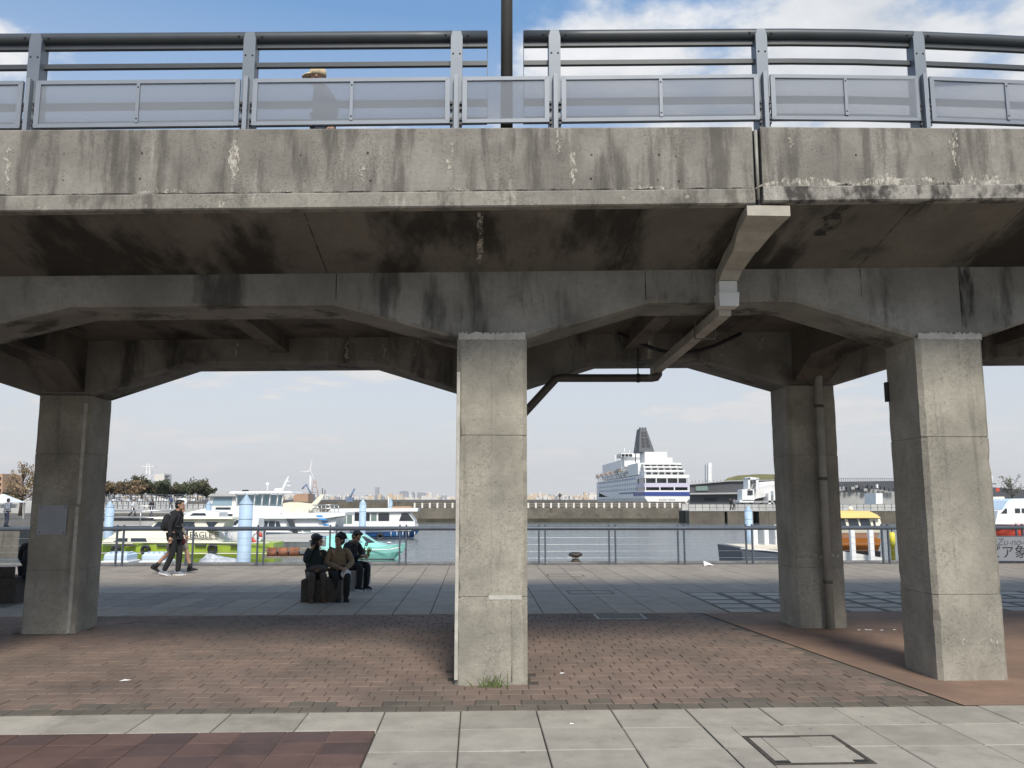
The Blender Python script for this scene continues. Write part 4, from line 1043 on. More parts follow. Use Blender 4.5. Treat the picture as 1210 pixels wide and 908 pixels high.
# white yacht with pale blue window behind it
Y = 72.0
b = thing('white_yacht', 'white yacht with pale blue windscreen panel and grey roof behind the flybridge cruiser', 'boat', (at(240, 620, Y).x, Y+2.3, WZ))
x0, x1 = at(196, 620, Y).x, at(330, 620, Y).x; zs = at(240, 612, Y).z
hull(x0, x1, zs, WZ, 5, Y+2.5, M['white'], b, -1, sheer=.5, rake=1.4)
cabin([(212, 612.5), (224, 605), (244, 600.5), (330, 600), (330, 612.5)], Y+.4, 4.2, .3, 'deck_house', M['white'], b)
cabin([(243, 600.8), (248, 586.5), (300, 586), (300, 600.8)], Y+.8, 3.4, .15, 'bridge_house', M['white2'], b)
cabin([(245, 586.7), (249, 583.5), (305, 583), (305, 586.7)], Y+.5, 4.0, .1, 'roof', M['term_lt'], b)
win([(250, 597.5), (253, 588), (274, 588), (274, 597.5)], Y+.85, 'window', M['glass_b'], b)
win([(281, 596.5), (281, 589), (289, 589), (289, 596.5)], Y+.85, 'door', M['glass'], b)
for p in ([(230, 609), (231, 607), (242, 607), (242, 609)], [(254, 602.5), (254, 599.8), (272, 599.8), (272, 602.5)], [(263, 610), (263, 607.5), (275, 607.5), (275, 610)]): win(p, Y+.5, 'window', M['glass'], b)
c = at(290, 581, Y+2); MB().bbox((c.x-.25, Y+1.8, c.z-.2), (c.x+.25, Y+2.2, c.z+.15), .05).build('searchlight', M['rail_dk'], b)
# low sports boat at the left
Y = 62.0
b = thing('low_sports_boat', 'low white sports boat with slim dark windows left of the white yacht', 'boat', (at(190, 612, Y).x, Y+1.5, WZ))
x0, x1 = at(186, 620, Y).x, at(262, 620, Y).x; zs = at(220, 616, Y).z
hull(x0, x1, zs, WZ, 3.2, Y+1.6, M['white'], b, -1, sheer=.3, rake=1)
cabin([(206, 616.2), (222, 606), (240, 603.5), (258, 606), (258, 616.2)], Y+.3, 2.6, .3, 'cabin', M['white'], b)
win([(224, 609.5), (228, 606.5), (242, 606.5), (244, 609.5)], Y+.45, 'window', M['glass'], b)
for (p, q) in ((213, 593), (217, 592.5)):
    c = at(p, q+.5, Y+2); MB().ball(c, .28).build('fender_ball', M['white'], b)
strip([(214, 607), (219, 586)], Y+2, .02, M['grass'], b, 'flag_staff', .06)
# small black and white launch close behind the large pile
Y = 54.0
b = thing('small_white_launch', 'small white launch with raked dark windscreen left of the large blue pile', 'boat', (at(285, 620, Y).x, Y+1, WZ))
x0, x1 = at(258, 625, Y).x, at(305, 625, Y).x; zs = at(280, 623, Y).z
hull(x0, x1, zs, WZ, 2.2, Y+1.1, M['white'], b, -1, sheer=.2, rake=.7)
cabin([(268, 623.2), (277, 615.5), (282, 613), (305, 612.5), (305, 623.2)], Y+.3, 1.6, .15, 'cabin', M['white'], b)
win([(272, 621), (279, 614.5), (284, 614.5), (279, 621)], Y+.36, 'windscreen', M['glass'], b)
win([(281, 621), (286, 615), (291, 615), (291, 621)], Y+.36, 'window', M['glass'], b)
tyre(266, 624.5, Y+.2, .18, b)

# white launch with blue hull
Y = 72.0
b = thing('white_launch', 'white passenger launch with square windows and blue hull at the boat row end', 'boat', (at(445, 633, Y).x, Y+1.8, WZ))
x0, x1 = at(398, 633, Y).x, at(494, 630, Y).x; zs = at(440, 627, Y).z
hull(x0, x1, at(440, 631, Y).z, WZ, 3.7, Y+1.85, M['blue'], b, 1, sheer=.25, rake=.8)
hull(x0-.3, x1-.1, zs, at(440, 631, Y).z+.02, 3.8, Y+1.85, M['white'], b, 1, sheer=.5, rake=.2, name='topsides')
cabin([(389, 627.5), (389, 604.8), (482, 604.5), (490, 616), (491, 625), (486, 627.5)], Y+.3, 3.1, .1, 'cabin', M['white'], b)
cabin([(388, 605), (390, 601.5), (494, 600.8), (493, 604.6)], Y+.1, 3.5, .05, 'roof', M['white'], b)
for (a0, a1, mt) in ((401, 409, 'glass_g'), (410, 416, 'glass_g'), (419, 425, 'glass'), (432, 437, 'glass'), (438.5, 445, 'glass_g'), (447, 460, 'glass')):
    yb2 = 619 if a1 < 418 else 615.8
    win([(a0, yb2), (a0, 606.3), (a1, 606.3), (a1, yb2)], Y+.36, 'window', M[mt], b)
win([(471.5, 615.8), (475, 606.3), (482, 606.3), (489, 615.8)], Y+.36, 'window', M['glass'], b)
cabin([(463, 601.3), (464, 598.8), (485, 598.6), (486, 601)], Y+.8, 2, .1, 'roof_tarp', M['far_orange'], b)
strip([(459, 602), (459, 587)], Y+1, .02, M['white'], b, 'mast', .05)
for k in range(5): strip([(462+k*7, 634), (462+k*7, 628.5)], Y-.05, .02, M['white'], b, 'stanchion', .03)
tyre(449, 634.5, Y-.1, .32, b)
# mooring pontoons at the left with railings
def pontoon(xa_, xb_, yt, Y, lab, mat='wood', posts=True, dep=2.2, hgt=.35):
    a, c = at(xa_, yt, Y), at(xb_, yt, Y); t = thing('pontoon', lab, 'pontoon', ((a.x+c.x)/2, Y, WZ))
    MB().box((a.x, Y, WZ-.3), (c.x, Y+dep, a.z)).build('deck', M[mat], t)
    MB().box((a.x-.05, Y-.06, a.z-hgt), (c.x+.05, Y, a.z-.02)).build('fender_beam', M['black'], t)
    if posts:
        n = max(2, int((c.x-a.x)/1.8))
        for k in range(n+1):
            x = a.x + (c.x-a.x)*k/n; MB().tube([(x, Y+.2, a.z), (x, Y+.2, a.z+1.05)], .035, 6).build('post', M['steel'], t)
        for z in (.55, 1.05): MB().tube([(a.x, Y+.2, a.z+z), (c.x, Y+.2, a.z+z)], .03, 6).build('rail', M['steel'], t)
    return t
pontoon(120, 208, 621.5, 60, 'grey pontoon with steel railing behind the green boat', 'pale_conc')
pontoon(110, 200, 611, 84, 'far grey pontoon with railing below the terraces', 'pale_conc')
# ---- pontoon, white bollard posts and yellow water bus at the right
Y = 30.0
t = thing('dark_pontoon', 'dark steel pontoon with white posts behind the rear right column', 'pontoon', (at(950, 655, Y).x, Y+1.5, WZ))
a = at(876, 648, Y); c = at(925, 652, Y)
MB().loft([[(a.x, Y, a.z), (a.x+.15, Y, WZ-.3), (a.x+.15, Y+3, WZ-.3), (a.x, Y+3, a.z)], [(c.x+1, Y, a.z-.12), (c.x+1, Y, WZ-.3), (c.x+1, Y+3, WZ-.3), (c.x+1, Y+3, a.z-.12)]], True, True).build('hull', M['fence'], t)
strip([(875, 648.5), (900, 650), (930, 653), (945, 654)], Y-.03, .03, M['white2'], t, 'rope', .035)
MB().box((a.x+.2, Y+.2, a.z-.1), (c.x+.5, Y+2.8, a.z+.02)).build('deck', M['canvas'], t)
for p in (893, 906, 919, 1008, 1030):
    yp_ = Y + (2.0 if p < 950 else .7); cc = at(p, 655, yp_); zp_ = at(p, 625.5, yp_).z; MB().bbox((cc.x-.085, yp_-.085, WZ), (cc.x+.085, yp_+.085, zp_), .015).build('white_post', M['white'], t)
MB().box((at(889, 650, Y+2).x, Y+1.85, at(889, 650, Y+2).z), (at(925, 650, Y+2).x, Y+2.15, at(889, 648, Y+2).z)).build('kerb', M['white'], t)
a = at(986, 655, Y+1); c = at(1042, 655, Y+1)
MB().loft([[(a.x, Y+1, at(990, 650, Y+1).z), (a.x, Y+1, WZ), (a.x, Y+2.4, WZ), (a.x, Y+2.4, at(990, 650, Y+1).z)], [(c.x, Y+1, at(1040, 659, Y+1).z), (c.x, Y+1, WZ), (c.x, Y+2.4, WZ), (c.x, Y+2.4, at(1040, 659, Y+1).z)]], True, True).build('ramp', M['white2'], t)
Y = 44.0
b = thing('yellow_water_bus', 'cream and ochre water bus between the two right columns', 'boat', (at(1000, 645, Y).x, Y+1.8, WZ))
x0, x1 = at(930, 645, Y).x, at(1044, 645, Y).x
hull(x0, x1, at(1000, 637, Y).z, WZ+.5, 3.4, Y+1.7, M['orange'], b, -1, sheer=.2, rake=.8)
hull(x0+.3, x1, WZ+.52, WZ-.1, 3.2, Y+1.7, M['black'], b, -1, sheer=0, rake=.5, name='underbody')
hull(x0-.05, x1+.02, at(1000, 623, Y).z, at(1000, 637, Y).z+.01, 3.45, Y+1.7, M['cream'], b, -1, sheer=.1, rake=.1, name='topsides')
cabin([(955, 623.2), (966, 612), (1036, 612), (1041, 614), (1042, 623.2)], Y+.15, 3.1, .1, 'cabin', M['cream'], b)
cabin([(948, 612.2), (960, 604.5), (1030, 604.2), (1038, 608.5), (1041, 612.2)], Y-.05, 3.5, .3, 'roof', M['yellow'], b)
for (a0, a1) in ((970, 982), (985, 998), (1002, 1013), (1016, 1027)): win([(a0+1, 622), (a0, 613.5), (a1, 613.5), (a1+2, 622)], Y+.20, 'window', M['glass'], b)
win([(1032, 622.5), (1031.5, 615.5), (1034, 615.5), (1034.5, 622.5)], Y+.2, 'window', M['glass'], b)
c = at(1005, 601.5, Y+1.7); MB().ball(c, .14).build('lamp', M['cream'], b); strip([(1005, 604.5), (1005, 601.5)], Y+1.7, .02, M['black'], b, 'lamp_stalk', .03)
t = thing('yellow_marker', 'small bright yellow marker post beside the water bus', 'marker', at(1054, 645, 40))
a = at(1051, 630, 40); c = at(1057.5, 645, 40); MB().lathe(((a.x+c.x)/2, 40, 0), [(.1, WZ), (.1, c.z), (.14, c.z), (.14, a.z), (.02, a.z+.05)], 10).build('float', M['yellow2'], t)
MB().tube([((a.x+c.x)/2, 40, a.z), ((a.x+c.x)/2, 40, a.z+.3)], .03, 6).build('staff', M['black'], t)
# red boat at the right edge
Y = 60.0
b = thing('red_hulled_boat', 'white boat with red hull at the right edge of the view', 'boat', (at(1215, 625, Y).x, Y+1.8, WZ))
x0, x1 = at(1172, 625, Y).x, at(1290, 625, Y).x
hull(x0, x1, at(1200, 619, Y).z, WZ, 3.6, Y+1.8, M['red'], b, -1, sheer=.15, rake=.8)
cabin([(1176, 619.3), (1180, 604), (1196, 600), (1270, 600), (1275, 619.3)], Y+.3, 3, .1, 'deck_house', M['white'], b)
cabin([(1184, 602.5), (1194, 592), (1200, 589.5), (1270, 589), (1272, 600.5)], Y+.4, 2.8, .4, 'canopy', M['floatblue'], b)
for p in ([(1182, 607), (1188, 601), (1189.5, 601), (1189.5, 607)], [(1199, 606.5), (1199, 601), (1205, 601), (1205, 606.5)], [(1207, 606.5), (1207, 601), (1213, 601), (1213, 606.5)]): win(p, Y+.40, 'window', M['glass'], b)
strip([(1172, 619.5), (1230, 619.5)], Y-.03, .03, M['white'], b, 'gunwale', .05)
Y = 85.0
b = thing('cream_roofed_boat', 'boat with cream wheelhouse and red flag behind the red hulled boat', 'boat', (at(1185, 600, Y).x, Y+1, WZ))
x0, x1 = at(1165, 600, Y).x, at(1230, 600, Y).x
hull(x0, x1, at(1190, 598, Y).z, WZ, 3.2, Y+1.6, M['orange'], b, -1, sheer=.3)
cabin([(1171, 598.5), (1172, 588), (1188, 587), (1190, 598.5)], Y+.4, 2.3, .2, 'wheelhouse', M['cream'], b)
strip([(1172, 588), (1172, 562)], Y+1.4, .02, M['white'], b, 'mast', .06); strip([(1169, 572), (1177, 572)], Y+1.4, .02, M['rail_dk'], b, 'spreader', .05)
slabpx([(1177, 577), (1181, 576.5), (1181, 581), (1177, 581)], Y+1.4, .03).build('flag', M['red'], b)
# banner on the railing
bn = thing('banner', 'grey banner lettered in black hung on the quay railing at the right', 'banner', (at(1195, 645, YQ).x, YQ-.05, .1))
a = at(1168, 634, YQ-.06); c = at(1290, 663, YQ-.06)
MB().box((a.x, YQ-.066, c.z), (c.x, YQ-.058, a.z)).build('cloth', M['banner'], bn)
p = at(1178, 644.5, YQ-.07); text('Zu-no-hana', (p.x, YQ-.0665, p.z), .27, M['ink_g'], bn, shear=.25)
p = at(1168, 658.5, YQ-.07); text('ピア象の鼻', (p.x, YQ-.0665, p.z), .37, M['ink'], bn)
for z in (c.z, a.z): MB().tube([(a.x, YQ-.062, z), (c.x, YQ-.062, z)], .012, 6).build('hem', M['fence'], bn)

# ================================================================== CRUISE SHIP
YS = 420.0; XL, XR = 85.0, 108.0
def sz(y): return at(780, y, YS).z
sh = thing('cruise_ship', 'white cruise ship with charcoal funnel moored beyond the sea wall', 'ship', (96, YS, 0))
LEN = 206
def side(t):   # half-breadth factor along the hull, stern t=0 to bow t=1
    return (1 - max(0, (t-.80)/.20)**2.0*.98)
rings = []; XC = (XL+XR)/2; HB = (XR-XL)/2; ztop = sz(586)
for i in range(19):
    t = i/18; y = YS + LEN*t; w = HB*side(t); zt = ztop + 8*max(0, (t-.55)/.45)**1.4; cut = .86 if t > .04 else .72
    rings.append([(XC-w, y, zt), (XC-w, y, 3.2), (XC-w*cut, y, -1), (XC-w*.5, y, -3), (XC+w*.5, y, -3), (XC+w*cut, y, -1), (XC+w, y, 3.2), (XC+w, y, zt)])
hl = MB(); hl.loft(rings, True, True); hl.build('hull', M['shipwhite'], sh)
def deck(y_top, y_bot, ya, yb, xin, mat, name, xi2=None):
    z0_, z1_ = sz(y_bot), sz(y_top); R2 = []
    for i in range(13):
        t = i/12; y = YS + ya + (yb-ya)*t; w = (HB - xin)*side((y-YS)/LEN)
        R2.append([(XC-w, y, z0_), (XC+w, y, z0_), (XC+w, y, z1_), (XC-w, y, z1_)])
    return MB().loft(R2, True, True).build(name, mat, sh)
deck(581.5, 586, -.3, 30, -.15, M['shipblue'], 'blue_band'); deck(579.6, 581.5, -.1, 30, 0, M['shipwhite'], 'deck_edge'); deck(579.6, 586, 30, 200, 0, M['shipwhite'], 'side_plating')
deck(575.8, 579.6, 3, 198, .3, M['glass'], 'promenade_recess'); deck(571, 575.8, 0, 22, 0, M['shipmauve'], 'pale_band'); deck(571, 579.6, 22, 200, 0.05, M['shipwhite'], 'side_plating')
deck(565.2, 571, 4, 20, .6, M['glass'], 'lounge_windows'); deck(561.2, 571, 20, 196, 0.0, M['shipwhite'], 'side_plating'); deck(561.2, 565.2, -.2, 20, 0, M['shipwhite'], 'deck_edge')
for k in range(5): MB().box((XL+.3+k*5.55, YS-.1, sz(571)), (XL+.75+k*5.55, YS+.5, sz(565.2))).build('pillar', M['shipwhite'], sh)
for k in range(4): MB().box((XL+.2+k*7.4, YS-.1, sz(579.6)), (XL+.7+k*7.4, YS+.5, sz(575.8))).build('pillar', M['shipwhite'], sh)
for (yt, yb2, off, xin, mt, nm) in ((557, 561.2, 7, 1.4, 'shipwhite', 'terrace_wall'), (555.2, 557, 5, .9, 'shipwhite', 'deck_edge'), (551.8, 555.2, 11, 2.0, 'shipwhite', 'terrace_wall'),
                                   (550.4, 551.8, 9, 1.4, 'shipwhite', 'deck_edge'), (547.8, 550.4, 14, 2.2, 'shipwhite', 'terrace_wall'), (546.8, 547.8, 12, 1.8, 'shipwhite', 'deck_edge')):
    deck(yt, yb2, off, 38, xin, M[mt], nm)
for (yt, yb2, off, xin) in ((558, 560.4, 6.9, 1.4), (552.6, 554.6, 10.9, 2), (548.3, 550, 13.9, 2.2)):
    for k in range(6):
        x = XL + xin + 1.2 + k*3.4; MB().box((x, YS+off-.06, sz(yb2)), (x+2.3, YS+off+.1, sz(yt))).build('window', M['glass'], sh)
    MB().box((XL+xin, YS+off-2.0, sz(yb2)-.3), (XL+xin+.2, YS+off-1.9, sz(yb2)+.9)).build('rail_end', M['shipwhite'], sh)
# forward superstructure
def blockxy(x0, x1, ya, yb, y_top, y_bot, mat, name, Yref=None):
    Yr = Yref or YS; z0_, z1_ = at(750, y_bot, Yr).z, at(750, y_top, Yr).z
    return MB().box((x0, YS+ya, z0_), (x1, YS+yb, z1_)).build(name, mat, sh)
blockxy(XL+.02, XR-.02, 16, 46, 547.5, 561.4, M['shipwhite'], 'aft_house', YS+20)
blockxy(XL+3.5, XR-3.5, 46, 165, 551, 563, M['shipwhite'], 'boat_deck_house', YS+60)
blockxy(XL+3.0, XR-3.0, 84, 160, 547, 556, M['shipwhite'], 'forward_house', YS+120)
blockxy(XL+5, XR-6, 22, 36, 534.2, 547.6, M['shipwhite'], 'funnel_house', YS+22)
blockxy(XR-6, XR-3, 23, 30, 541, 547, M['shipwhite'], 'vent_house', YS+22)
a, c = at(731, 543, YS+66), at(748, 536.5, YS+66)
MB().loft([[(XL-1.2, YS+60, a.z+1), (XL+10, YS+60, a.z+1), (XL+10, YS+60, c.z), (XL-1.2, YS+60, c.z)], [(XL-1.2, YS+75, a.z+1), (XL+10, YS+75, a.z+1), (XL+10, YS+75, c.z), (XL-1.2, YS+75, c.z)]], True, True).build('sky_lounge', M['shipwhite'], sh)
for k in range(3): MB().box((XL-.9+k*2.2, YS+59.8, a.z+1.3), (XL+.9+k*2.2, YS+60.1, c.z-.5)).build('window', M['glass'], sh)
MB().box((XL-1.3, YS+61, a.z+1.3), (XL-1.1, YS+74, c.z-.5)).build('window', M['glass'], sh)
MB().box((XL+1, YS+62, at(740, 552, YS+66).z), (XL+8, YS+72, a.z+1)).build('lounge_base', M['shipwhite'], sh)
# funnel with window-like grid
fz0, fz1 = at(760, 534.2, YS+24).z, at(760, 506, YS+24).z
fl, fr_ = at(755, 534, YS+24).x, at(773.5, 534, YS+24).x; tl2, tr2 = at(757.5, 506, YS+24).x, at(765, 506, YS+24).x
fu = MB().loft([[(fl, YS+24, fz0), (fr_, YS+24, fz0), (fr_, YS+40, fz0), (fl, YS+40, fz0)], [(tl2, YS+27, fz1), (tr2, YS+27, fz1), (tr2, YS+36, fz1), (tl2, YS+36, fz1)]], True, True).build('funnel', M['funnel'], sh)
for (t0, t1) in ((.36, .50), (.53, .60), (.66, .74), (.78, .86), (.2, .32)):
    for k in range(2):
        yy = YS+24+3*t0-.25; zz0, zz1 = fz0+(fz1-fz0)*t0, fz0+(fz1-fz0)*t1
        l_ = fl+(tl2-fl)*t0; r2 = fr_+(tr2-fr_)*t0; u0 = l_ + (r2-l_)*(.2+.34*k); u1 = l_+(r2-l_)*(.2+.34*k+.24)
        MB().prism([(u0, yy, zz0), (u1, yy, zz0), (u1, YS+24+3*t1-.25, zz1), (u0, YS+24+3*t1-.25, zz1)], (0, .4, 0)).build('louvre', M['ink'], fu)
for k in range(3): MB().tube([(tl2+.8+k*1.5, YS+31, fz1-.2), (tl2+.8+k*1.5, YS+31, fz1+.9)], .5, 8).build('exhaust', M['ink'], fu)
strip([(751, 547), (751, 526)], YS+30, .2, M['funnel'], sh, 'mast', .25)
for (p, q0, q1) in ((727, 548, 538), (738, 537, 530), (744, 537, 532)): strip([(p, q0), (p, q1)], YS+110, .2, M['shipwhite'], sh, 'mast', .22)
# lifeboats on the left flank
for k, yy in enumerate((52, 66, 82, 100, 118, 138, 158)):
    zc = at(735, 558.5, YS+66).z; x = XL-.6
    bo_ = MB(); bo_.loft([[(x-1.5*w, YS+yy+d, zc+.2), (x-1.2*w, YS+yy+d, zc-1.1*w), (x+1.2*w, YS+yy+d, zc-1.1*w), (x+1.5*w, YS+yy+d, zc+.2)] for d, w in ((-4.5, .15), (-3, .8), (0, 1), (3, .8), (4.5, .15))], True, True)
    o = bo_.build('lifeboat', M['shipwhite'], sh)
    MB().loft([[(x-1.45*w, YS+yy+d, zc+.22), (x-.9*w, YS+yy+d, zc+1.5*w), (x+.9*w, YS+yy+d, zc+1.5*w), (x+1.45*w, YS+yy+d, zc+.22)] for d, w in ((-4.3, .15), (-3, .8), (0, 1), (3, .8), (4.3, .15))], True, True).build('canopy', M['far_orange'] if k != 0 else M['canvas'], o)
    for d in (-5, 5): MB().tube([(XL+1, YS+yy+d, zc-3), (XL-1.2, YS+yy+d, zc+1), (XL-.8, YS+yy+d, zc+2.4)], .25, 6).build('davit', M['term_lt'], sh)
for r_ in range(3):
    for k in range(24): 
        yy = 24 + k*5.6; z = sz(566 + r_*6.5) + .2
        MB().box((XL-.06, YS+yy, z), (XL+.05, YS+yy+(2.6 if r_ == 0 else 1.3), z+1.2)).build('side_window', M['far_blue'], sh)
MB().box((XL-.04, YS+22, sz(583)), (XL+.02, YS+75, sz(581))).build('side_stripe', M['far_blue'], sh)
p = at(779, 592, YS); text('PACIFIC VENUS', (p.x-.2, YS-.06, p.z), 1.35, M['ink_g'], sh, name='ship_name', sx=.9)

# ================================================================== FERRY TERMINAL
YT = 300.0
tm_ = thing('ferry_terminal', 'long low dark ferry terminal with sloping decks behind the pier wall', 'building', (110, YT, 0))
def tp(pts, Y, d, mat, name): return MB().prism(pxpoly(pts, Y), (d*.29, d, 0)).build(name, mat, tm_)
tp([(815, 600), (815, 573), (860, 569), (915, 567.5), (960, 567), (960, 600)], YT, 60, M['term'], 'hall')
tp([(815, 573.2), (815, 572), (860, 568), (960, 566), (960, 567.2), (860, 569.2)], YT-1, 62, M['term_lt'], 'roof_edge')
tp([(815, 584.6), (815, 582.8), (880, 582), (960, 581.5), (960, 583)], YT-3, 6, M['term_lt'], 'gallery_ledge')
tp([(822, 580), (822, 575), (836, 574.5), (837, 580)], YT-.5, 1, M['glass_g'], 'gallery_glazing')
tp([(832, 592), (832, 588.5), (847, 588.3), (847, 592)], YT-.5, 1, M['ink'], 'opening')
tp([(855, 568.8), (860, 565), (872, 562), (895, 560.5), (930, 561), (960, 562), (960, 567)], YT+20, 40, M['grassroof'], 'lawn_roof')
tp([(955, 600), (955, 572), (985, 569.5), (1062, 568.5), (1062, 600)], YT+20, 60, M['term'], 'east_hall')
tp([(985, 600), (985, 582), (1010, 577), (1062, 580), (1062, 600)], YT-10, 26, M['term_lt'], 'sloping_deck')
tp([(985, 578), (1000, 570), (1008, 570), (1030, 578), (1022, 579)], YT-11, 1, M['term'], 'canopy')
tp([(1058, 600), (1058, 571), (1130, 573), (1230, 580), (1230, 600)], YT+20, 60, M['term'], 'east_hall')
m = MB()
for k in range(34): 
    a = at(818 + k*4.2, 571.6-k*.13, YT); m.box((a.x-.05, YT, a.z-.3), (a.x+.05, YT+.1, a.z+1.1))
for k in range(34):
    a = at(988 + k*2.2, 568.5, YT+20); m.box((a.x-.05, YT+20, a.z-.3), (a.x+.05, YT+20.1, a.z+1.2))
a, c = at(988, 566, YT+20), at(1062, 566, YT+20); m.box((a.x, YT+20, a.z), (c.x, YT+20.1, a.z+.12))
m.build('roof_railing', M['fence'], tm_, kind='stuff')
for k in range(14):
    x0_ = 990 + k*5; a = at(x0_, 575+random.uniform(-2, 5), YT-12)
    MB().box((a.x, YT-12.5, a.z-.6), (a.x+random.uniform(.5, 1.4), YT-11.5, a.z+random.uniform(.2, .8))).build('deck_unit', random.choice([M['white'], M['term_lt'], M['term']]), tm_)
MB().prism(pxpoly([(1035, 597), (1035, 583), (1043, 583), (1043, 597)], 200), (0, 6, 0)).build('white_cabin', M['white'], label='plain white cabin between the right columns, above the water bus', cat='hut')
tw = thing('white_tower', 'slim white tower standing right of the cruise ship', 'tower', at(838, 592, 700))
MB().prism(pxpoly([(837, 592), (837, 547.5), (841, 547), (841, 592)], 700), (0, 4, 0)).build('shaft', M['white'], tw)
MB().prism(pxpoly([(834.3, 592), (834.3, 549), (836.6, 548.5), (836.6, 592)], 703), (0, 4, 0)).build('side_shaft', M['white2'], tw)
# passenger boarding bridge
YG = 220.0
bb = thing('boarding_bridge', 'white passenger boarding bridge with lattice frame on the pier', 'boarding bridge', at(895, 597, YG))
def gp(pts, mat, name, d=4, dy=0): return MB().prism(pxpoly(pts, YG+dy), (0, d, 0)).build(name, M[mat], bb)
gp([(877, 592), (877, 579), (884, 578), (891, 578.5), (892, 592)], 'white', 'head_cabin'); gp([(883.5, 585), (883.5, 579.5), (889.5, 579.5), (889.5, 585)], 'glass', 'cab_opening', .3, -.2)
gp([(884, 579), (884, 565), (886.5, 565), (886.5, 579)], 'white', 'frame_leg'); gp([(893.5, 579), (893.5, 566), (896.5, 566), (896.5, 579)], 'white', 'frame_leg')
gp([(884, 565.5), (887, 563.8), (897, 565), (897, 567), (884, 567)], 'white', 'frame_top')
gp([(886.5, 578), (892, 567), (893.3, 567.5), (888, 578.5)], 'term_lt', 'brace', .4, 1); gp([(887, 567), (893, 577.5), (892, 578.5), (886.3, 568)], 'term_lt', 'brace', .4, 1.5)
gp([(891, 590), (891, 580), (912, 572.5), (920, 573), (920, 582), (905, 587)], 'white2', 'tunnel', 4, 2)
gp([(897, 577), (897, 570), (918, 568.5), (918, 573)], 'white', 'rear_tunnel', 4, 6); gp([(908, 596), (908, 583), (911, 583), (911, 596)], 'white', 'support'); gp([(914, 596), (914, 580), (917, 580), (917, 596)], 'white', 'support')
gp([(874, 594), (874, 591), (892, 591), (892, 594)], 'white', 'platform'); gp([(891, 594.5), (891, 592.5), (918, 591.5), (918, 594)], 'term_lt', 'chassis')
for p in (878, 888, 900, 915): gp([(p, 597.5), (p, 594), (p+2.2, 594), (p+2.2, 597.5)], 'black', 'wheel', 1.5)

# ================================================================== FAR SHORE
MB().box((-2600, 2350, -4), (1500, 2900, 5)).build('far_shore', M['city_d'], kind='structure')
MB().box((-700, 900, -4), (240, 906, 2.6)).build('breakwater', M['city_d'], kind='structure')
city = MB()
for i in range(1500):
    px_ = random.choice([random.uniform(300, 545), random.uniform(612, 712), random.uniform(-40, 300), random.uniform(900, 1250)]); Yc = random.uniform(2400, 2850)
    h = abs(random.gauss(0, 1))*7 + 3 + (6 if random.random() < .08 else 0); w = random.uniform(3, 13) * (2.5 if random.random() < .12 else 1)
    a = at(px_, 592, Yc); city.box((a.x, Yc, 4), (a.x+w, Yc+14, 4+h), random.choice([0, 0, 0, 1, 1, 2]))
city.build('far_city', [M['city_a'], M['city_b'], M['city_c']], label='pale low city buildings strung along the far shore', cat='city', kind='stuff')
def farblock(pts, Y, d, mat, name, lab, cat): return MB().prism(pxpoly(pts, Y), (0, d, 0)).build(name, M[mat], label=lab, cat=cat)
farblock([(443, 592), (443, 576), (447.5, 576), (447.5, 592)], 2450, 12, 'city_c', 'apartment_tower', 'narrow grey tower block on the far shore above the white launch', 'building')
farblock([(472, 592), (472, 581), (478, 580), (482, 581), (482, 592)], 3400, 30, 'city_c', 'domed_block', 'wide hazy grey block left of the centre column', 'building')
farblock([(486, 592), (486, 583), (488, 581), (489.5, 583), (489.5, 592)], 3400, 30, 'city_c', 'hazy_tower', 'hazy grey peaked block beside the wide one', 'building')
farblock([(493, 592), (493, 582), (499, 582), (507, 584), (507, 592)], 3400, 30, 'city_c', 'hazy_slab', 'long hazy grey slab block next to the centre column', 'building')
farblock([(347, 594), (347, 586), (352, 583.5), (364, 583.5), (364, 594)], 600, 20, 'far_orange', 'dockside_hall', 'orange brown dockside hall below the wind turbine', 'building')
wtb = thing('wind_turbine', 'tall white wind turbine on the far shore', 'wind turbine', at(366, 592, 1500))
a = at(366, 592, 1500); h = at(366, 557, 1500); MB().lathe((a.x, 1500, 0), [(2.6, 0), (1.7, h.z)], 12).build('tower', M['white'], wtb)
MB().box((a.x-3.5, 1496, h.z-1.2), (a.x+2, 1502, h.z+1.6)).build('nacelle', M['white'], wtb)
for k, an in enumerate((R(82), R(182), R(-60))):
    d = Vector((math.cos(an), 0, math.sin(an))); n_ = Vector((-d.z, 0, d.x)); o = Vector((a.x-.5, 1495.4, h.z)); L_ = 19 if k else 26
    MB().prism([o+n_*.9, o+d*L_*.25+n_*1.2, o+d*L_, o-n_*.9], (0, .6, 0)).build('blade', M['white'], wtb)
def crane(pts, base, Y, mat, lab):
    t = thing('harbour_crane', lab, 'crane', at(base[0], 592, Y))
    c = at(base[0], base[1], Y); MB().box((c.x-3, Y, 0), (c.x+3, Y+6, c.z)).build('tower', M[mat], t)
    for i in range(len(pts)-1): MB().tube(pxpoly(pts[i:i+2], Y+2), .9, 6).build('jib', M[mat], t)
crane([(357, 578), (362, 572.5), (368, 585)], (368, 584), 1000, 'far_blue', 'blue grey luffing crane left of the wind turbine tower')
crane([(419, 577.5), (413, 590)], (413, 588), 800, 'far_blue', 'dark slanted crane jib in front of the far city')
pyl = thing('red_pylon', 'faint red and white lattice pylon behind the cruiser arch', 'pylon', at(372, 592, 1300))
for s in (-1, 1): MB().tube([at(372+s*5, 592, 1300), at(372+s*.8, 567, 1300)], .7, 6).build('leg', M['far_red'], pyl)
for q in (588, 582, 576, 570): MB().tube([at(372-5*(q-562)/30, q, 1300), at(372+5*(q-562)/30, q, 1300)], .5, 6).build('brace', M['far_red'], pyl)
lpst = thing('breakwater_beacon', 'thin dark beacon post on the breakwater left of the ship', 'beacon', at(661.5, 597, 300))
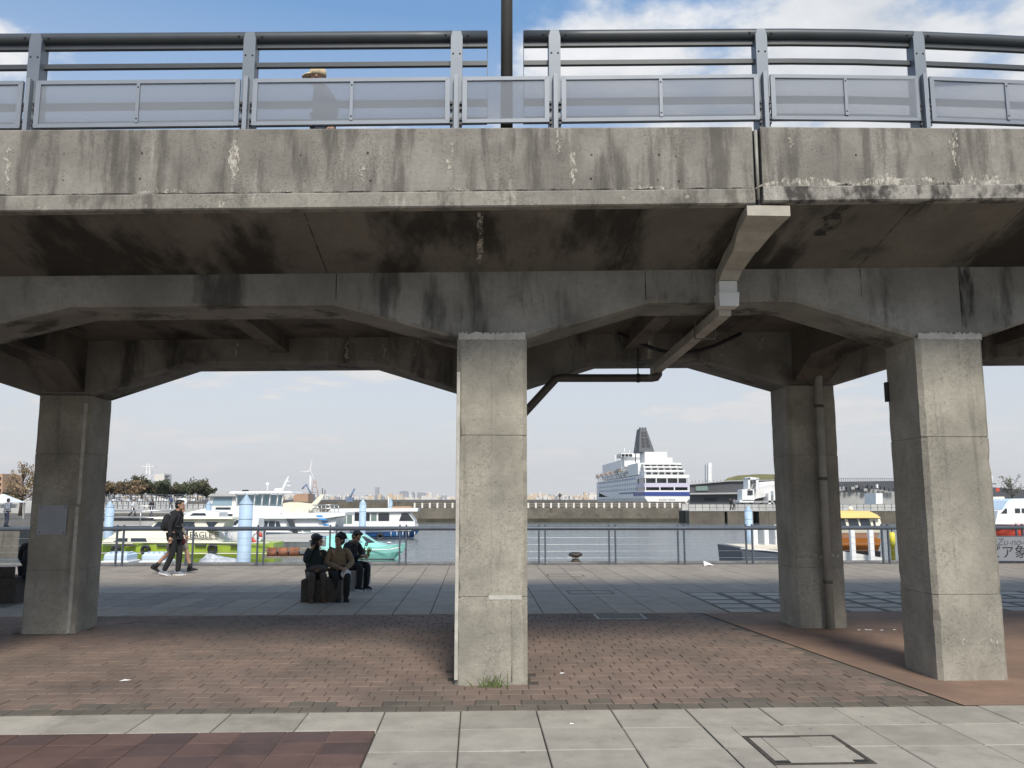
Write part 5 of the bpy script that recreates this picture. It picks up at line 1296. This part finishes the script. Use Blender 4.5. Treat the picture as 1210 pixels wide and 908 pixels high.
MB().tube([at(661.5, 598, 300), at(661.5, 583, 300)], .22, 8).build('post', M['funnel'], lpst); MB().ball(at(661.5, 585.5, 300), .65).build('lantern', M['funnel'], lpst)

# ---- left shore with terraces
ls = MB(); zt = .12
poly = [(-90, 47.5), (at(24, 620, 50).x, 50), (at(110, 610, 98).x, 98), (at(245, 606, 104).x, 104), (at(256, 600, 240).x, 240), (-300, 240), (-300, 47)]
ls.prism([(x, y, WZ-1) for x, y in poly], (0, 0, zt - WZ + 1)); ls.build('left_shore', M['stonewall'], kind='structure')
tr_ = thing('terrace_wall', 'stepped pale concrete terrace walls with railings along the left shore', 'wall', (at(180, 606, 110).x, 110, zt))
for k in range(3):
    Yk = 112 + k*14; a, c = at(60, 600, Yk), at(246-k*4, 600, Yk); zz0 = zt + k*.55
    MB().box((a.x-60, Yk, zt-.1), (c.x, Yk+13.9, zz0+.55)).build('terrace', M['pale_conc'], tr_)
    m = MB()
    for j in range(30): x = a.x + (c.x-a.x)*j/29; m.box((x-.04, Yk+.3, zz0+.55), (x+.04, Yk+.38, zz0+1.5))
    m.box((a.x, Yk+.3, zz0+1.45), (c.x, Yk+.38, zz0+1.52)); m.box((a.x, Yk+.3, zz0+1.0), (c.x, Yk+.36, zz0+1.04)); m.build('railing', M['fence'], tr_, kind='stuff')
def awning(px_, py_, Y, w, lab):
    c = at(px_, py_, Y); t = thing('white_tent', lab, 'tent', (c.x, Y, zt+1), 'white stalls under the trees')
    MB().loft([[(c.x-w, Y-w, c.z), (c.x+w, Y-w, c.z), (c.x+w, Y+w, c.z), (c.x-w, Y+w, c.z)], [(c.x-.1, Y-.1, c.z+w*.55), (c.x+.1, Y-.1, c.z+w*.55), (c.x+.1, Y+.1, c.z+w*.55), (c.x-.1, Y+.1, c.z+w*.55)]], True, True).build('canopy', M['white'], t)
    for sx in (-1, 1):
        for sy in (-1, 1): MB().box((c.x+sx*w*.95-.06, Y+sy*w*.95-.06, zt), (c.x+sx*w*.95+.06, Y+sy*w*.95+.06, c.z)).build('leg', M['term_lt'], t)
for k, p in enumerate((135, 150, 166, 181, 196, 212, 228)):
    awning(p, 594.5, 165, 1.3, '%s white tent from the left in the row below the trees' % ('first','second','third','fourth','fifth','sixth','seventh')[k])
awning(3, 594, 75, 1.3, 'pinkish white tent at the left edge beside the dry tree')

def tree(name, lab, px_, ybase, ytop, Y, wpx, mats, n=900, leaf=.35, shape='round', zb=None):
    b0 = at(px_, ybase, Y); top = at(px_, ytop, Y).z; z0 = zb if zb is not None else b0.z; H = top - z0; r = wpx/980*Y*.5
    t = thing(name, lab, 'tree', (b0.x, Y, z0)); rnd = random.Random(int(px_*13+Y))
    m = MB(); m.tube([(b0.x, Y, z0-.3), (b0.x+.05*H*.2, Y, z0+H*.3), (b0.x, Y, z0+H*.75)], [H*.035, H*.024, H*.006], 8)
    tips = []
    for k in range(14 if shape == 'round' else 26):
        a = rnd.uniform(0, 6.28); h0 = rnd.uniform(.22, .8) if shape != 'round' else rnd.uniform(.25, .6)
        e = (rnd.uniform(.5, .95) if shape == 'round' else 1.05-h0*.9) * r; up = (rnd.uniform(.15, .4) if shape == 'round' else .22)*H
        p0 = Vector((b0.x, Y, z0+H*h0)); p2 = p0 + Vector((math.cos(a)*e, math.sin(a)*e, min(up, H*.97-H*h0))); p1 = (p0+p2)/2 + Vector((0, 0, -.05*H))
        m.tube([p0, p1, p2], [H*.012, H*.008, H*.003], 5); tips.append((p0, p1, p2))
    m.build('trunk', M['bark'], t)
    lf = MB(); clumps = []
    for (p0, p1, p2) in tips:
        for q in (.55, .8, 1.0): clumps.append((p0.lerp(p2, q), r*rnd.uniform(.16, .32)))
    if shape == 'round':
        for _ in range(12):
            a = rnd.uniform(0, 6.28); rr = r*math.sqrt(rnd.random())*.85; hh = .45 + .45*rnd.random()*(1-(rr/r)**2*.6)
            clumps.append((Vector((b0.x+math.cos(a)*rr, Y+math.sin(a)*rr, z0+H*hh)), r*rnd.uniform(.2, .36)))
    for _ in range(n):
        c, cr = rnd.choice(clumps); d = Vector((rnd.gauss(0, 1), rnd.gauss(0, 1), rnd.gauss(0, .75))); d = d/max(d.length, .3)*cr*rnd.random()**.45
        p = c + d
        if p.z > top: p.z = top - rnd.random()*.3
        s = leaf*rnd.uniform(.5, 1.1); u = Vector((rnd.gauss(0,1), rnd.gauss(0,1), rnd.gauss(0,1))).normalized(); v = u.orthogonal().normalized()
        lf.add([p-u*s*.5, p+v*s*.3, p+u*s*.5, p-v*s*.3], [(0,1,2,3)], 1 if (len(mats) > 1 and rnd.random() < .25) else 0)
    lf.build('crown', [M[k] for k in mats], t)
ordn = ['first', 'second', 'third', 'fourth', 'fifth', 'sixth', 'seventh', 'eighth', 'ninth']
for k, (p, yt, w, ms) in enumerate(((112, 569, 34, ('leaf_b', 'leaf')), (134, 570, 30, ('leaf_b', 'leaf')), (154, 571, 28, ('leaf_b', 'leaf_t')), (167, 564, 26, ('leaf', 'leaf_b')), (184, 568, 26, ('leaf', 'leaf')),
                                    (200, 574, 24, ('leaf', 'leaf_b')), (216, 573, 24, ('leaf', 'leaf')), (233, 567, 24, ('leaf', 'leaf_b')), (243, 576, 16, ('leaf', 'leaf')))):
    tree('park_tree', '%s tree from the left in the %s row on the left shore' % (ordn[k], 'brownish green' if 'leaf_b' in ms[:1] else 'dark green'), p, 594, yt-3, 190+k*3, w*1.3, ms, 2300, .6, zb=1.2)
tree('dry_tree', 'sparse tan autumn tree with upright branches left of the rear left column', 24, 603, 544, 92, 40, ('leaf_t', 'leaf_b'), 1700, .22, 'tall', zb=zt)
tree('dark_shrub_tree', 'low dark tree behind the tan tree at the left edge', 8, 600, 578, 125, 24, ('leaf', 'leaf'), 700, .35, zb=zt)
tree('far_right_tree', 'sparse dark tree above the boats at the right edge', 1196, 590, 561, 190, 26, ('leaf', 'leaf_b'), 420, .5, zb=1.0)
tow = thing('radio_tower', 'pale lattice radio tower rising above the trees', 'tower', at(175, 590, 900))
for s in (-1, 1): MB().tube([at(175+s*4, 592, 900), at(175+s*1.2, 548, 900)], .5, 6).build('leg', M['white2'], tow)
for (q, w) in ((551.5, 8), (558, 4), (566, 3)): MB().box(at(175-w, q+.8, 900), at(175+w, q-.6, 900)+Vector((0, 3, 0))).build('platform', M['white2'], tow)
bd = thing('roof_block', 'pale grey building with aerial mast behind the trees', 'building', at(190, 590, 500))
MB().prism(pxpoly([(182, 592), (182, 561), (194, 560), (194, 592)], 500), (0, 12, 0)).build('block', M['city_a'], bd)
MB().prism(pxpoly([(182, 571), (182, 568.5), (192, 568.5), (192, 571)], 499.4), (0, .5, 0)).build('window_band', M['city_c'], bd)
MB().tube([at(197, 592, 502), at(197, 562, 502)], .5, 6).build('mast', M['funnel'], bd)
for q in (563, 567, 571): MB().tube([at(194.5, q, 502), at(199.5, q, 502)], .5, 6).build('aerial', M['funnel'], bd)
bk = thing('brick_block', 'reddish brown building at the left edge behind the tan tree', 'building', at(-8, 590, 260))
MB().prism(pxpoly([(-60, 592), (-60, 560), (3, 560), (3, 592)], 260), (0, 12, 0)).build('wall', M['far_orange'], bk)
for q in (564, 571, 578): MB().prism(pxpoly([(-50, q+3), (-50, q), (1, q), (1, q+3)], 259.8), (0, .4, 0)).build('window_row', M['glass'], bk)

# ================================================================== PEOPLE
def skin_mesh(name, nodes, edges, mat, parent, xf, sub=2, extra=None):
    names = list(nodes); me = bpy.data.meshes.new(name)
    me.from_pydata([nodes[k][0] for k in names], [(names.index(a), names.index(b)) for a, b in edges], [])
    o = bpy.data.objects.new(name+'_tmp', me); C.objects.link(o)
    o.modifiers.new('skin', 'SKIN'); ss = o.modifiers.new('sub', 'SUBSURF'); ss.levels = sub; ss.render_levels = sub
    sl = me.skin_vertices[0].data
    for i, k in enumerate(names):
        r = nodes[k][1]; sl[i].radius = r if isinstance(r, tuple) else (r, r); sl[i].use_root = (i == 0)
    ev = o.evaluated_get(bpy.context.evaluated_depsgraph_get()); m2 = bpy.data.meshes.new_from_object(ev)
    bpy.data.objects.remove(o)
    if extra is not None:
        bm = bmesh.new(); bm.from_mesh(m2); ex = extra.mesh('ex', mat); bm.from_mesh(ex); bm.to_mesh(m2); bm.free()
    for p in m2.polygons: p.use_smooth = True
    m2.materials.clear(); m2.materials.append(mat); m2.transform(xf); m2.name = name
    return link(bpy.data.objects.new(name, m2), parent)
V3 = Vector
STAND = dict(pelvis=(0,0,.95), chest=(.01,0,1.24), neck=(.0,0,1.46), head=(.03,0,1.60),
    shL=(0,.165,1.40), elL=(-.03,.21,1.13), wrL=(.03,.2,.89), shR=(0,-.165,1.40), elR=(-.03,-.21,1.13), wrR=(.03,-.2,.89),
    hipL=(0,.085,.90), knL=(.02,.09,.49), anL=(0,.09,.085), hipR=(0,-.085,.90), knR=(.02,-.09,.49), anR=(0,-.09,.085), ftL=(1,0,0), ftR=(1,0,0))
WALK = dict(STAND, knL=(.20,.085,.51), anL=(.24,.085,.12), knR=(-.03,-.085,.50), anR=(-.32,-.085,.16), elL=(-.14,.21,1.15), wrL=(-.12,.21,.91), elR=(.02,-.21,1.13), wrR=(.12,-.2,.90), ftL=(1,0,.1), ftR=(1,0,-.5), chest=(.05,0,1.24), shL=(.04,.165,1.4), shR=(.06,-.165,1.4), neck=(.06,0,1.46), head=(.11,0,1.60))
SIT = dict(pelvis=(0,0,.50), chest=(.03,0,.79), neck=(.05,0,1.0), head=(.09,0,1.13), shL=(.04,.165,.94), elL=(.10,.23,.70), wrL=(.30,.10,.64), shR=(.04,-.165,.94), elR=(.10,-.23,.70), wrR=(.30,-.10,.64),
    hipL=(.03,.095,.48), knL=(.44,.11,.50), anL=(.42,.11,.085), hipR=(.03,-.095,.48), knR=(.44,-.11,.50), anR=(.42,-.11,.085), ftL=(1,0,0), ftR=(1,0,0))
def person(lab, loc, heading, J, top, legs, shoe='cl_black', hair='hair', look=0.0, scale=1.0, hairstyle='short', coat=0.0, legstyle='trousers', nod=0.0, sub=2, skinleg=False, sole=None):
    J = {k: V3(v) for k, v in J.items()}
    t = thing('person', lab, 'person', loc)
    xf = Matrix.Translation(loc) @ Matrix.Rotation(heading, 4, 'Z') @ Matrix.Scale(scale, 4)
    # body: one continuous surface with head, face and hands
    N = dict(pelvis=(J['pelvis'], (.125, .095)), chest=(J['chest'], (.13, .095)), neck=(J['neck'], .052), skull=(J['head']+V3((-.01,0,.0)), .062))
    E_ = [('pelvis', 'chest'), ('chest', 'neck'), ('neck', 'skull')]
    for s in 'LR':
        N['sh'+s] = (J['sh'+s], .055); N['el'+s] = (J['el'+s], .038); N['wr'+s] = (J['wr'+s], .026)
        N['hip'+s] = (J['hip'+s], .085); N['kn'+s] = (J['kn'+s], .054); mid = J['kn'+s].lerp(J['an'+s], .35) + V3((-.02, 0, 0)); N['ca'+s] = (mid, .053); N['an'+s] = (J['an'+s], .036)
        E_ += [('chest', 'sh'+s), ('sh'+s, 'el'+s), ('el'+s, 'wr'+s), ('pelvis', 'hip'+s), ('hip'+s, 'kn'+s), ('kn'+s, 'ca'+s), ('ca'+s, 'an'+s)]
    Hx = Matrix.Translation(J['head']) @ Matrix.Rotation(look, 4, 'Z') @ Matrix.Rotation(nod, 4, 'Y')
    ex = MB(); hd = MB()
    hd.ball((0,0,.02), .093, .074, .098, 14, 10); hd.ball((.022,0,-.05), .066, .056, .062, 12, 8); hd.ball((.097,0,-.018), .020, .014, .02, 8, 6); hd.ball((.088,0,-.062), .014, .024, .008, 8, 5)
    for s in (-1, 1): hd.ball((-.005, s*.077, -.005), .02, .01, .032, 8, 6)
    ex.add([Hx @ V3(p) for p in hd.v], hd.f, 0, True)
    for s in 'LR':                                            # hands: palm, four bent fingers, thumb at the side
        w = J['wr'+s]; d = (w - J['el'+s]).normalized(); sd = V3((0, 1 if s == 'L' else -1, 0)); a = (V3((1,0,0)) - d*d.x); a = a.normalized() if a.length > .2 else V3((0,0,1)); b_ = d.cross(a).normalized()
        ex.tube([w, w+d*.04, w+d*.085], [.022, .034, .03], 8)
        for q in range(4):
            o = w + d*.08 + a*(-.027+.018*q); L_ = (.06, .072, .068, .052)[q]
            ex.tube([o, o+d*L_*.5, o+d*L_*.8-b_*L_*.25*(1 if s == 'L' else -1), o+d*L_-b_*L_*.45*(1 if s == 'L' else -1)], [.0095, .0085, .008, .006], 6)
        o = w + d*.03 + a*.028; ex.tube([o, o+a*.022+d*.025, o+a*.026+d*.058], [.011, .010, .007], 6)
    skin_mesh('body', N, E_, M['skin'], t, xf, sub, ex)
    Wx = xf @ Hx
    ey = MB()
    for s in (-1, 1): ey.ball((.083, s*.032, .012), .009, .012, .007, 8, 5)
    e = MB(); e.add([Wx @ V3(p) for p in ey.v], ey.f, 0, True); e.build('eyes', M['hair'], t, kind='stuff')
    hr = MB()
    if hairstyle != 'none':
        hr.ball((-.018, 0, .042), .098, .086, .092, 16, 10); hr.ball((-.04, 0, -.01), .074, .082, .085, 14, 8)
        hr.ball((.045, .02, .085), .05, .06, .035, 10, 6)
        if hairstyle == 'bob': hr.ball((-.04, 0, -.05), .10, .112, .12, 14, 8); hr.ball((-.02, 0, .05), .108, .10, .09, 14, 8)
        if hairstyle == 'curly':
            rr = random.Random(5)
            for _ in range(34):
                an = rr.uniform(0, 6.28); el = rr.uniform(-.2, 1.5); hr.ball((-.03+.092*math.cos(an)*math.cos(el)*(.85 if math.cos(an) > 0 else 1), .092*math.sin(an)*math.cos(el), .045+.09*math.sin(el)), .034, n=8, m=6)
        h2 = MB(); h2.add([Wx @ V3(p) for p in hr.v], hr.f, 0, True); h2.build('hair', M[hair], t)
    # upper garment
    g = 1.0; N2 = dict(pelvis=(J['pelvis']+V3((0,0,.02)), (.155+coat*.3, .125+coat*.3)), waist=(J['pelvis'].lerp(J['chest'], .5), (.145+coat*.2, .115+coat*.2)), chest=(J['chest'], (.16, .122)), neck=(J['neck']-V3((0,0,.025)), (.07, .066)))
    E2 = [('pelvis', 'waist'), ('waist', 'chest'), ('chest', 'neck')]
    for s in 'LR':
        N2['sh'+s] = (J['sh'+s], .080); N2['el'+s] = (J['el'+s], .062); N2['wr'+s] = (J['el'+s].lerp(J['wr'+s], 1.0), .044); N2['am'+s] = (J['sh'+s].lerp(J['el'+s], .5), .070)
        E2 += [('chest', 'sh'+s), ('sh'+s, 'am'+s), ('am'+s, 'el'+s), ('el'+s, 'wr'+s)]
    if coat: N2['hem'] = (J['pelvis'] + V3((-.07, 0, -.22)), (.21, .20)); E2.append(('pelvis', 'hem'))
    else: N2['hem'] = (J['pelvis'] + V3((0, 0, -.075)), (.155, .125)); E2.append(('pelvis', 'hem'))
    N2['collar'] = (J['neck'] + V3((0, 0, .03)), .064); E2.append(('neck', 'collar'))
    skin_mesh('jacket', N2, E2, M[top], t, xf, sub)
    if legstyle in ('trousers', 'shorts', 'skirt'):
        N3 = dict(pelvis=(J['pelvis'], (.15, .118))); E3 = []
        for s in 'LR':
            end = 1.06 if legstyle == 'trousers' else -.08
            kn = J['kn'+s]; N3['hip'+s] = (J['hip'+s], .10); N3['th'+s] = (J['hip'+s].lerp(kn, .5), .093 if legstyle == 'trousers' else .12); N3['kn'+s] = (kn if legstyle == 'trousers' else J['hip'+s].lerp(kn, .96), .074 if legstyle == 'trousers' else .115)
            E3 += [('pelvis', 'hip'+s), ('hip'+s, 'th'+s), ('th'+s, 'kn'+s)]
            if legstyle == 'trousers': N3['an'+s] = (kn.lerp(J['an'+s], end), .062); N3['cf'+s] = (kn.lerp(J['an'+s], .5), .068); E3 += [('kn'+s, 'cf'+s), ('cf'+s, 'an'+s)]
        skin_mesh('trousers' if legstyle == 'trousers' else legstyle, N3, E3, M[legs], t, xf, sub)
    for s in 'LR':
        an = J['an'+s]; d = J['ft'+s].normalized(); up = V3((0, 1, 0)).cross(d) * -1; up = up if up.z > 0 else -up; sm2 = MB(); rings = []
        for (q, w, h0, h1) in ((-.09, .028, -.07, .02), (-.06, .038, -.08, .05), (0, .040, -.08, .07), (.06, .043, -.08, .0), (.12, .045, -.08, -.025), (.165, .032, -.08, -.045), (.18, .012, -.075, -.06)):
            c = an + d*q; rings.append([c+V3((0, -w, 0))+up*h0, c+V3((0, w, 0))+up*h0, c+V3((0, w*.8, 0))+up*(h0+(h1-h0)*.7), c+up*h1, c+V3((0, -w*.8, 0))+up*(h0+(h1-h0)*.7)])
        sm2.loft(rings, True, True, 0, True); s3 = MB(); s3.add([xf @ V3(p) for p in sm2.v], sm2.f, 0, True); so = s3.build('shoe', M[shoe], t)
        if sole:
            sl2 = MB(); sl2.loft([[an+d*q+V3((0,-w,0))+up*-.086, an+d*q+V3((0,w,0))+up*-.086, an+d*q+V3((0,w,0))+up*-.055, an+d*q+V3((0,-w,0))+up*-.055] for q, w in ((-.095,.032), (0,.044), (.12,.049), (.185,.016))], True, True)
            s4 = MB(); s4.add([xf @ V3(p) for p in sl2.v], sl2.f); s4.build('sole', M[sole], so)
    return t, xf
def acc(name, mb, mat, t, xf, smooth=True):
    m = MB(); m.add([xf @ V3(p) for p in mb.v], mb.f, 0, smooth); return m.build(name, M[mat], t)

p0 = gr(204, 680.5)
walkman = dict(WALK, anR=(-.17,-.085,.12), knR=(.0,-.085,.5), knL=(.10,.085,.5), anL=(.08,.085,.085), ftL=(1,0,0), ftR=(1,0,-.25), head=(.08,0,1.60), neck=(.03,0,1.46), shL=(.02,.165,1.4), shR=(.03,-.165,1.4), chest=(.02,0,1.24), elR=(-.05,-.21,1.13), wrR=(-.03,-.22,.88))
t, xf = person('man in black walking right with a black backpack', (p0.x, p0.y, 0), 0, walkman, 'cl_black', 'cl_black', 'cl_grey', scale=1.0, sole='cl_white')
bp_ = thing('backpack', 'black backpack on the back of the walking man', 'backpack', (p0.x-.2, p0.y, 1.0))
m = MB(); m.ball((-.19, 0, 1.20), .11, .15, .2, 14, 10); m.ball((-.24, 0, 1.12), .09, .13, .12, 12, 8); acc('pack', m, 'cl_black', bp_, xf)
m = MB()
for s in (-1, 1): m.tube([(-.10, s*.10, 1.42), (.02, s*.12, 1.49), (.12, s*.12, 1.38), (.11, s*.14, 1.2), (-.08, s*.15, 1.08)], .02, 6)
acc('strap', m, 'cl_black', bp_, xf).__setitem__('kind', 'stuff')
p1 = gr(204.5, 677.5)
wom = dict(WALK, knL=(.30,.085,.52), anL=(.40,.085,.12), knR=(-.10,-.085,.5), anR=(-.42,-.085,.17), ftR=(1,0,-.5), ftL=(1,0,.15), elL=(.05,.2,1.15), wrL=(.2,.17,.93), elR=(.03,-.2,1.13), wrR=(.2,-.17,.93))
t, xf = person('woman in knee length beige shorts and black ankle boots walking behind the man', (p1.x, p1.y, 0), 0, wom, 'cl_beige', 'cl_beige', 'cl_black', scale=.94, hairstyle='bob', legstyle='shorts')
m = MB()
for s in 'LR':
    an = V3(wom['an'+s]); kn = V3(wom['kn'+s]); m.tube([an-V3((0,0,.02)), an.lerp(kn, .28)], [.052, .056], 10)
acc('boot_shaft', m, 'cl_black', t, xf).__setitem__('kind', 'stuff')
hb = thing('handbag', 'dark red handbag carried by the walking woman', 'handbag', (p1.x+.2, p1.y, .85)); m = MB(); m.ball((.22, -.19, .80), .12, .05, .11, 12, 8); acc('bag', m, 'cl_red', hb, xf)
m = MB(); m.tube([(.14, -.19, .86), (.18, -.18, .95), (.24, -.18, .96), (.29, -.19, .87)], .01, 6); acc('handle', m, 'cl_red', hb, xf)

# stone blocks used as seats
def block(x0, y0, x1, y1, h, lab, mat='bench'):
    return MB().bbox((x0, y0, 0), (x1, y1, h), .018).build('stone_seat', M[mat], label=lab, cat='bench')
block(-2.97, 14.55, -2.30, 15.15, .375, 'dark stone block seat under the two women facing each other')
J1 = dict(SIT, wrR=(.16,-.10,.98), elR=(.20,-.22,.74), elL=(.12,.24,.68), wrL=(.30,.06,.63), head=(.09,.02,1.14))
t, xf = person('seated woman in dark green coat holding a hand to her mouth', (-2.80, 14.88, 0), R(-72), J1, 'cl_green', 'cl_taupe', 'cl_brown', look=R(60), hairstyle='bob', coat=.1, scale=.88)
m = MB(); m.ball((-.035, 0, 1.22), .105, .10, .075, 14, 8); m.lathe((-.03, 0, 1.16), [(.115, 0), (.135, -.02), (.13, -.03), (.10, -.01)], 14); acc('beret', m, 'hair', t, xf)
hb = thing('shoulder_bag', 'dark brown bag on the lap of the woman in the green coat', 'bag', (-2.7, 14.7, .6)); m = MB(); m.ball((.27, .03, .615), .13, .21, .085, 14, 8); acc('bag', m, 'cl_taupe', hb, xf)
m = MB(); m.tube([(.24, .2, .64), (.05, .12, .95), (-.02, 0, 1.0)], .012, 6); acc('strap', m, 'cl_brown', hb, xf)
J2 = dict(SIT, elL=(.12,.25,.70), wrL=(.34,.10,.60), elR=(.10,-.25,.70), wrR=(.34,-.02,.62), anL=(.44,.10,.085), anR=(.40,-.06,.085))
t, xf = person('seated woman in tan jacket with curly black hair', (-2.42, 14.98, 0), R(-72), J2, 'cl_tan', 'cl_black', 'cl_black', look=R(-60), hairstyle='curly', coat=.05, scale=.90)
hb = thing('white_bag', 'white carrier bag on the lap of the woman in the tan jacket', 'bag', (-2.3, 14.65, .55)); m = MB(); m.ball((.40, .09, .50), .07, .10, .09, 12, 8); acc('bag', m, 'cl_white', hb, xf)
m = MB(); m.tube([(.38, .04, .57), (.37, .08, .64), (.39, .13, .58)], .008, 6); acc('handle', m, 'cl_white', hb, xf)
a = gr(412, 694)
block(a.x-.15, 16.35, a.x+.36, 16.9, .38, 'pale stone block seat under the person looking down', 'planter')
J3 = dict(SIT, chest=(.07,0,.77), neck=(.16,0,.97), head=(.23,0,1.07), shL=(.12,.165,.92), shR=(.12,-.165,.92), elL=(.22,.2,.68), wrL=(.40,.06,.68), elR=(.22,-.2,.68), wrR=(.40,-.06,.68))
t, xf = person('seated person in dark jacket with striped collar looking down', (a.x+.03, 16.62, 0), R(-34), J3, 'cl_navy', 'cl_black', 'cl_black', nod=R(28), scale=.95, sole='cl_white')
m = MB()
for z, w in ((.975, .078), (.95, .09)): m.tube([(.12+w*math.cos(an), w*math.sin(an), z-.012*math.cos(an)) for an in [2*math.pi*i/16 for i in range(17)]], .009, 6)
acc('collar_stripe', m, 'cl_beige', t, xf).__setitem__('kind', 'stuff')
pl_ = thing('potted_plant', 'small leafy plant in a pale planter box behind the seated people', 'plant', (a.x+.55, 17.3, 0))
pc = gr(431, 690); MB().bbox((pc.x-.12, 17.6, 0), (pc.x+.10, 17.9, .46), .02).build('planter', M['planter'], pl_)
rr = random.Random(3)
for i in range(60):
    an = rr.uniform(0, 6.28); el = rr.uniform(.2, 1.4); L_ = rr.uniform(.12, .36); o = V3((pc.x-.08+rr.uniform(-.1,.1), 17.75, .46)); d = V3((math.cos(an)*math.cos(el), math.sin(an)*math.cos(el), math.sin(el))); n_ = d.orthogonal().normalized()*.022
    MB().add([o+d*L_*.4, o+d*L_*.7+n_, o+d*L_, o+d*L_*.7-n_], [(0,1,2,3)]).build('leaf', M['grass'] if i % 3 == 0 else M['leaf'], pl_)
# dark bench and sitter at the far left
b0 = gr(-12, 713); b1 = gr(17, 713)
block(b0.x-1.2, b1.y, b1.x, b1.y+.55, .43, 'dark stone bench at the left edge beside the rear left column')
MB().bbox((b0.x-1.2, b1.y-.02, .435), (b1.x-.05, b1.y+.06, .60), .015).build('bench_back', M['bench'], label='low dark back board of the bench at the left edge', cat='bench')
t, xf = person('person in black seen from behind, seated left of the rear left column', (gr(21, 713).x, b1.y+.35, 0), R(95), dict(SIT), 'cl_black', 'cl_black', hairstyle='short', scale=1.0)
# standing man on the left shore, small strollers further off
s0 = at(7, 622, 53)
person('man in grey jacket and dark jeans standing on the left shore', (s0.x, 53, zt), R(60), STAND, 'cl_grey', 'cl_jean', scale=1.0, sub=1)
for k, (p, Yp, zp, tp_, lg, lab) in enumerate(((157, 84.8, None, 'cl_white', 'cl_black', 'distant stroller in white top on the far pontoon'), (179, 84.8, None, 'cl_black', 'cl_jean', 'distant stroller in black on the far pontoon'),
        (202, 112.8, zt+.55, 'cl_blue', 'cl_black', 'distant stroller in blue on the lowest terrace'), (864, 120.5, z1+.12, 'cl_black', 'cl_black', 'distant person in black on the pier wall'), (867.5, 120.8, z1+.12, 'cl_grey', 'cl_black', 'distant person in grey on the pier wall'))):
    c = at(p, 600, Yp); z = zp if zp is not None else at(150, 611, 84).z
    person(lab, (c.x, Yp, z), R(20 + 60*k), WALK, tp_, lg, sub=1, scale=1.0)
# man with a cap up on the walkway
Yc = 8.3; cc = at(386, 90, Yc); zdk = zpt(cc.x) - .16; ztop_ = at(380, 80.5, Yc).z + .0; sc_ = (ztop_ - zdk)/1.72
t, xf = person('man with a straw cap passing behind the bridge railing', (cc.x, Yc, zdk), R(180), WALK, 'cl_navy', 'cl_jean', scale=sc_, hairstyle='none')
hx = xf @ Matrix.Translation(V3(WALK['head'])+V3((0,0,-.01))) @ Matrix.Scale(1.0, 4)
m = MB(); m.lathe((-.006, 0, .012), [(.099, 0), (.102, .05), (.094, .085), (.066, .112), (.01, .122)], 18)
m.loft([[(.06, -.085, .018), (.06, .085, .018), (.06, .085, .034), (.06, -.085, .034)], [(.125, -.075, .012), (.125, .075, .012), (.125, .075, .022), (.125, -.075, .022)], [(.175, -.04, 0), (.175, .04, 0), (.175, .04, .008), (.175, -.04, .008)]], True, True)
acc('cap', m, 'cap', t, hx)

# ================================================================== HAZE
hm = bpy.data.materials.new('haze_air'); hm.use_nodes = True
ht = hm.node_tree; ht.nodes.clear(); ho = ht.nodes.new('ShaderNodeOutputMaterial'); hv = ht.nodes.new('ShaderNodeVolumePrincipled')
hv.inputs['Color'].default_value = (.93, .95, 1, 1); hv.inputs['Density'].default_value = .00009; hv.inputs['Anisotropy'].default_value = .2
ht.links.new(hv.outputs[0], ho.inputs['Volume'])
MB().box((-3300, -60, -5), (3300, 3600, 130)).build('haze', hm, kind='stuff')
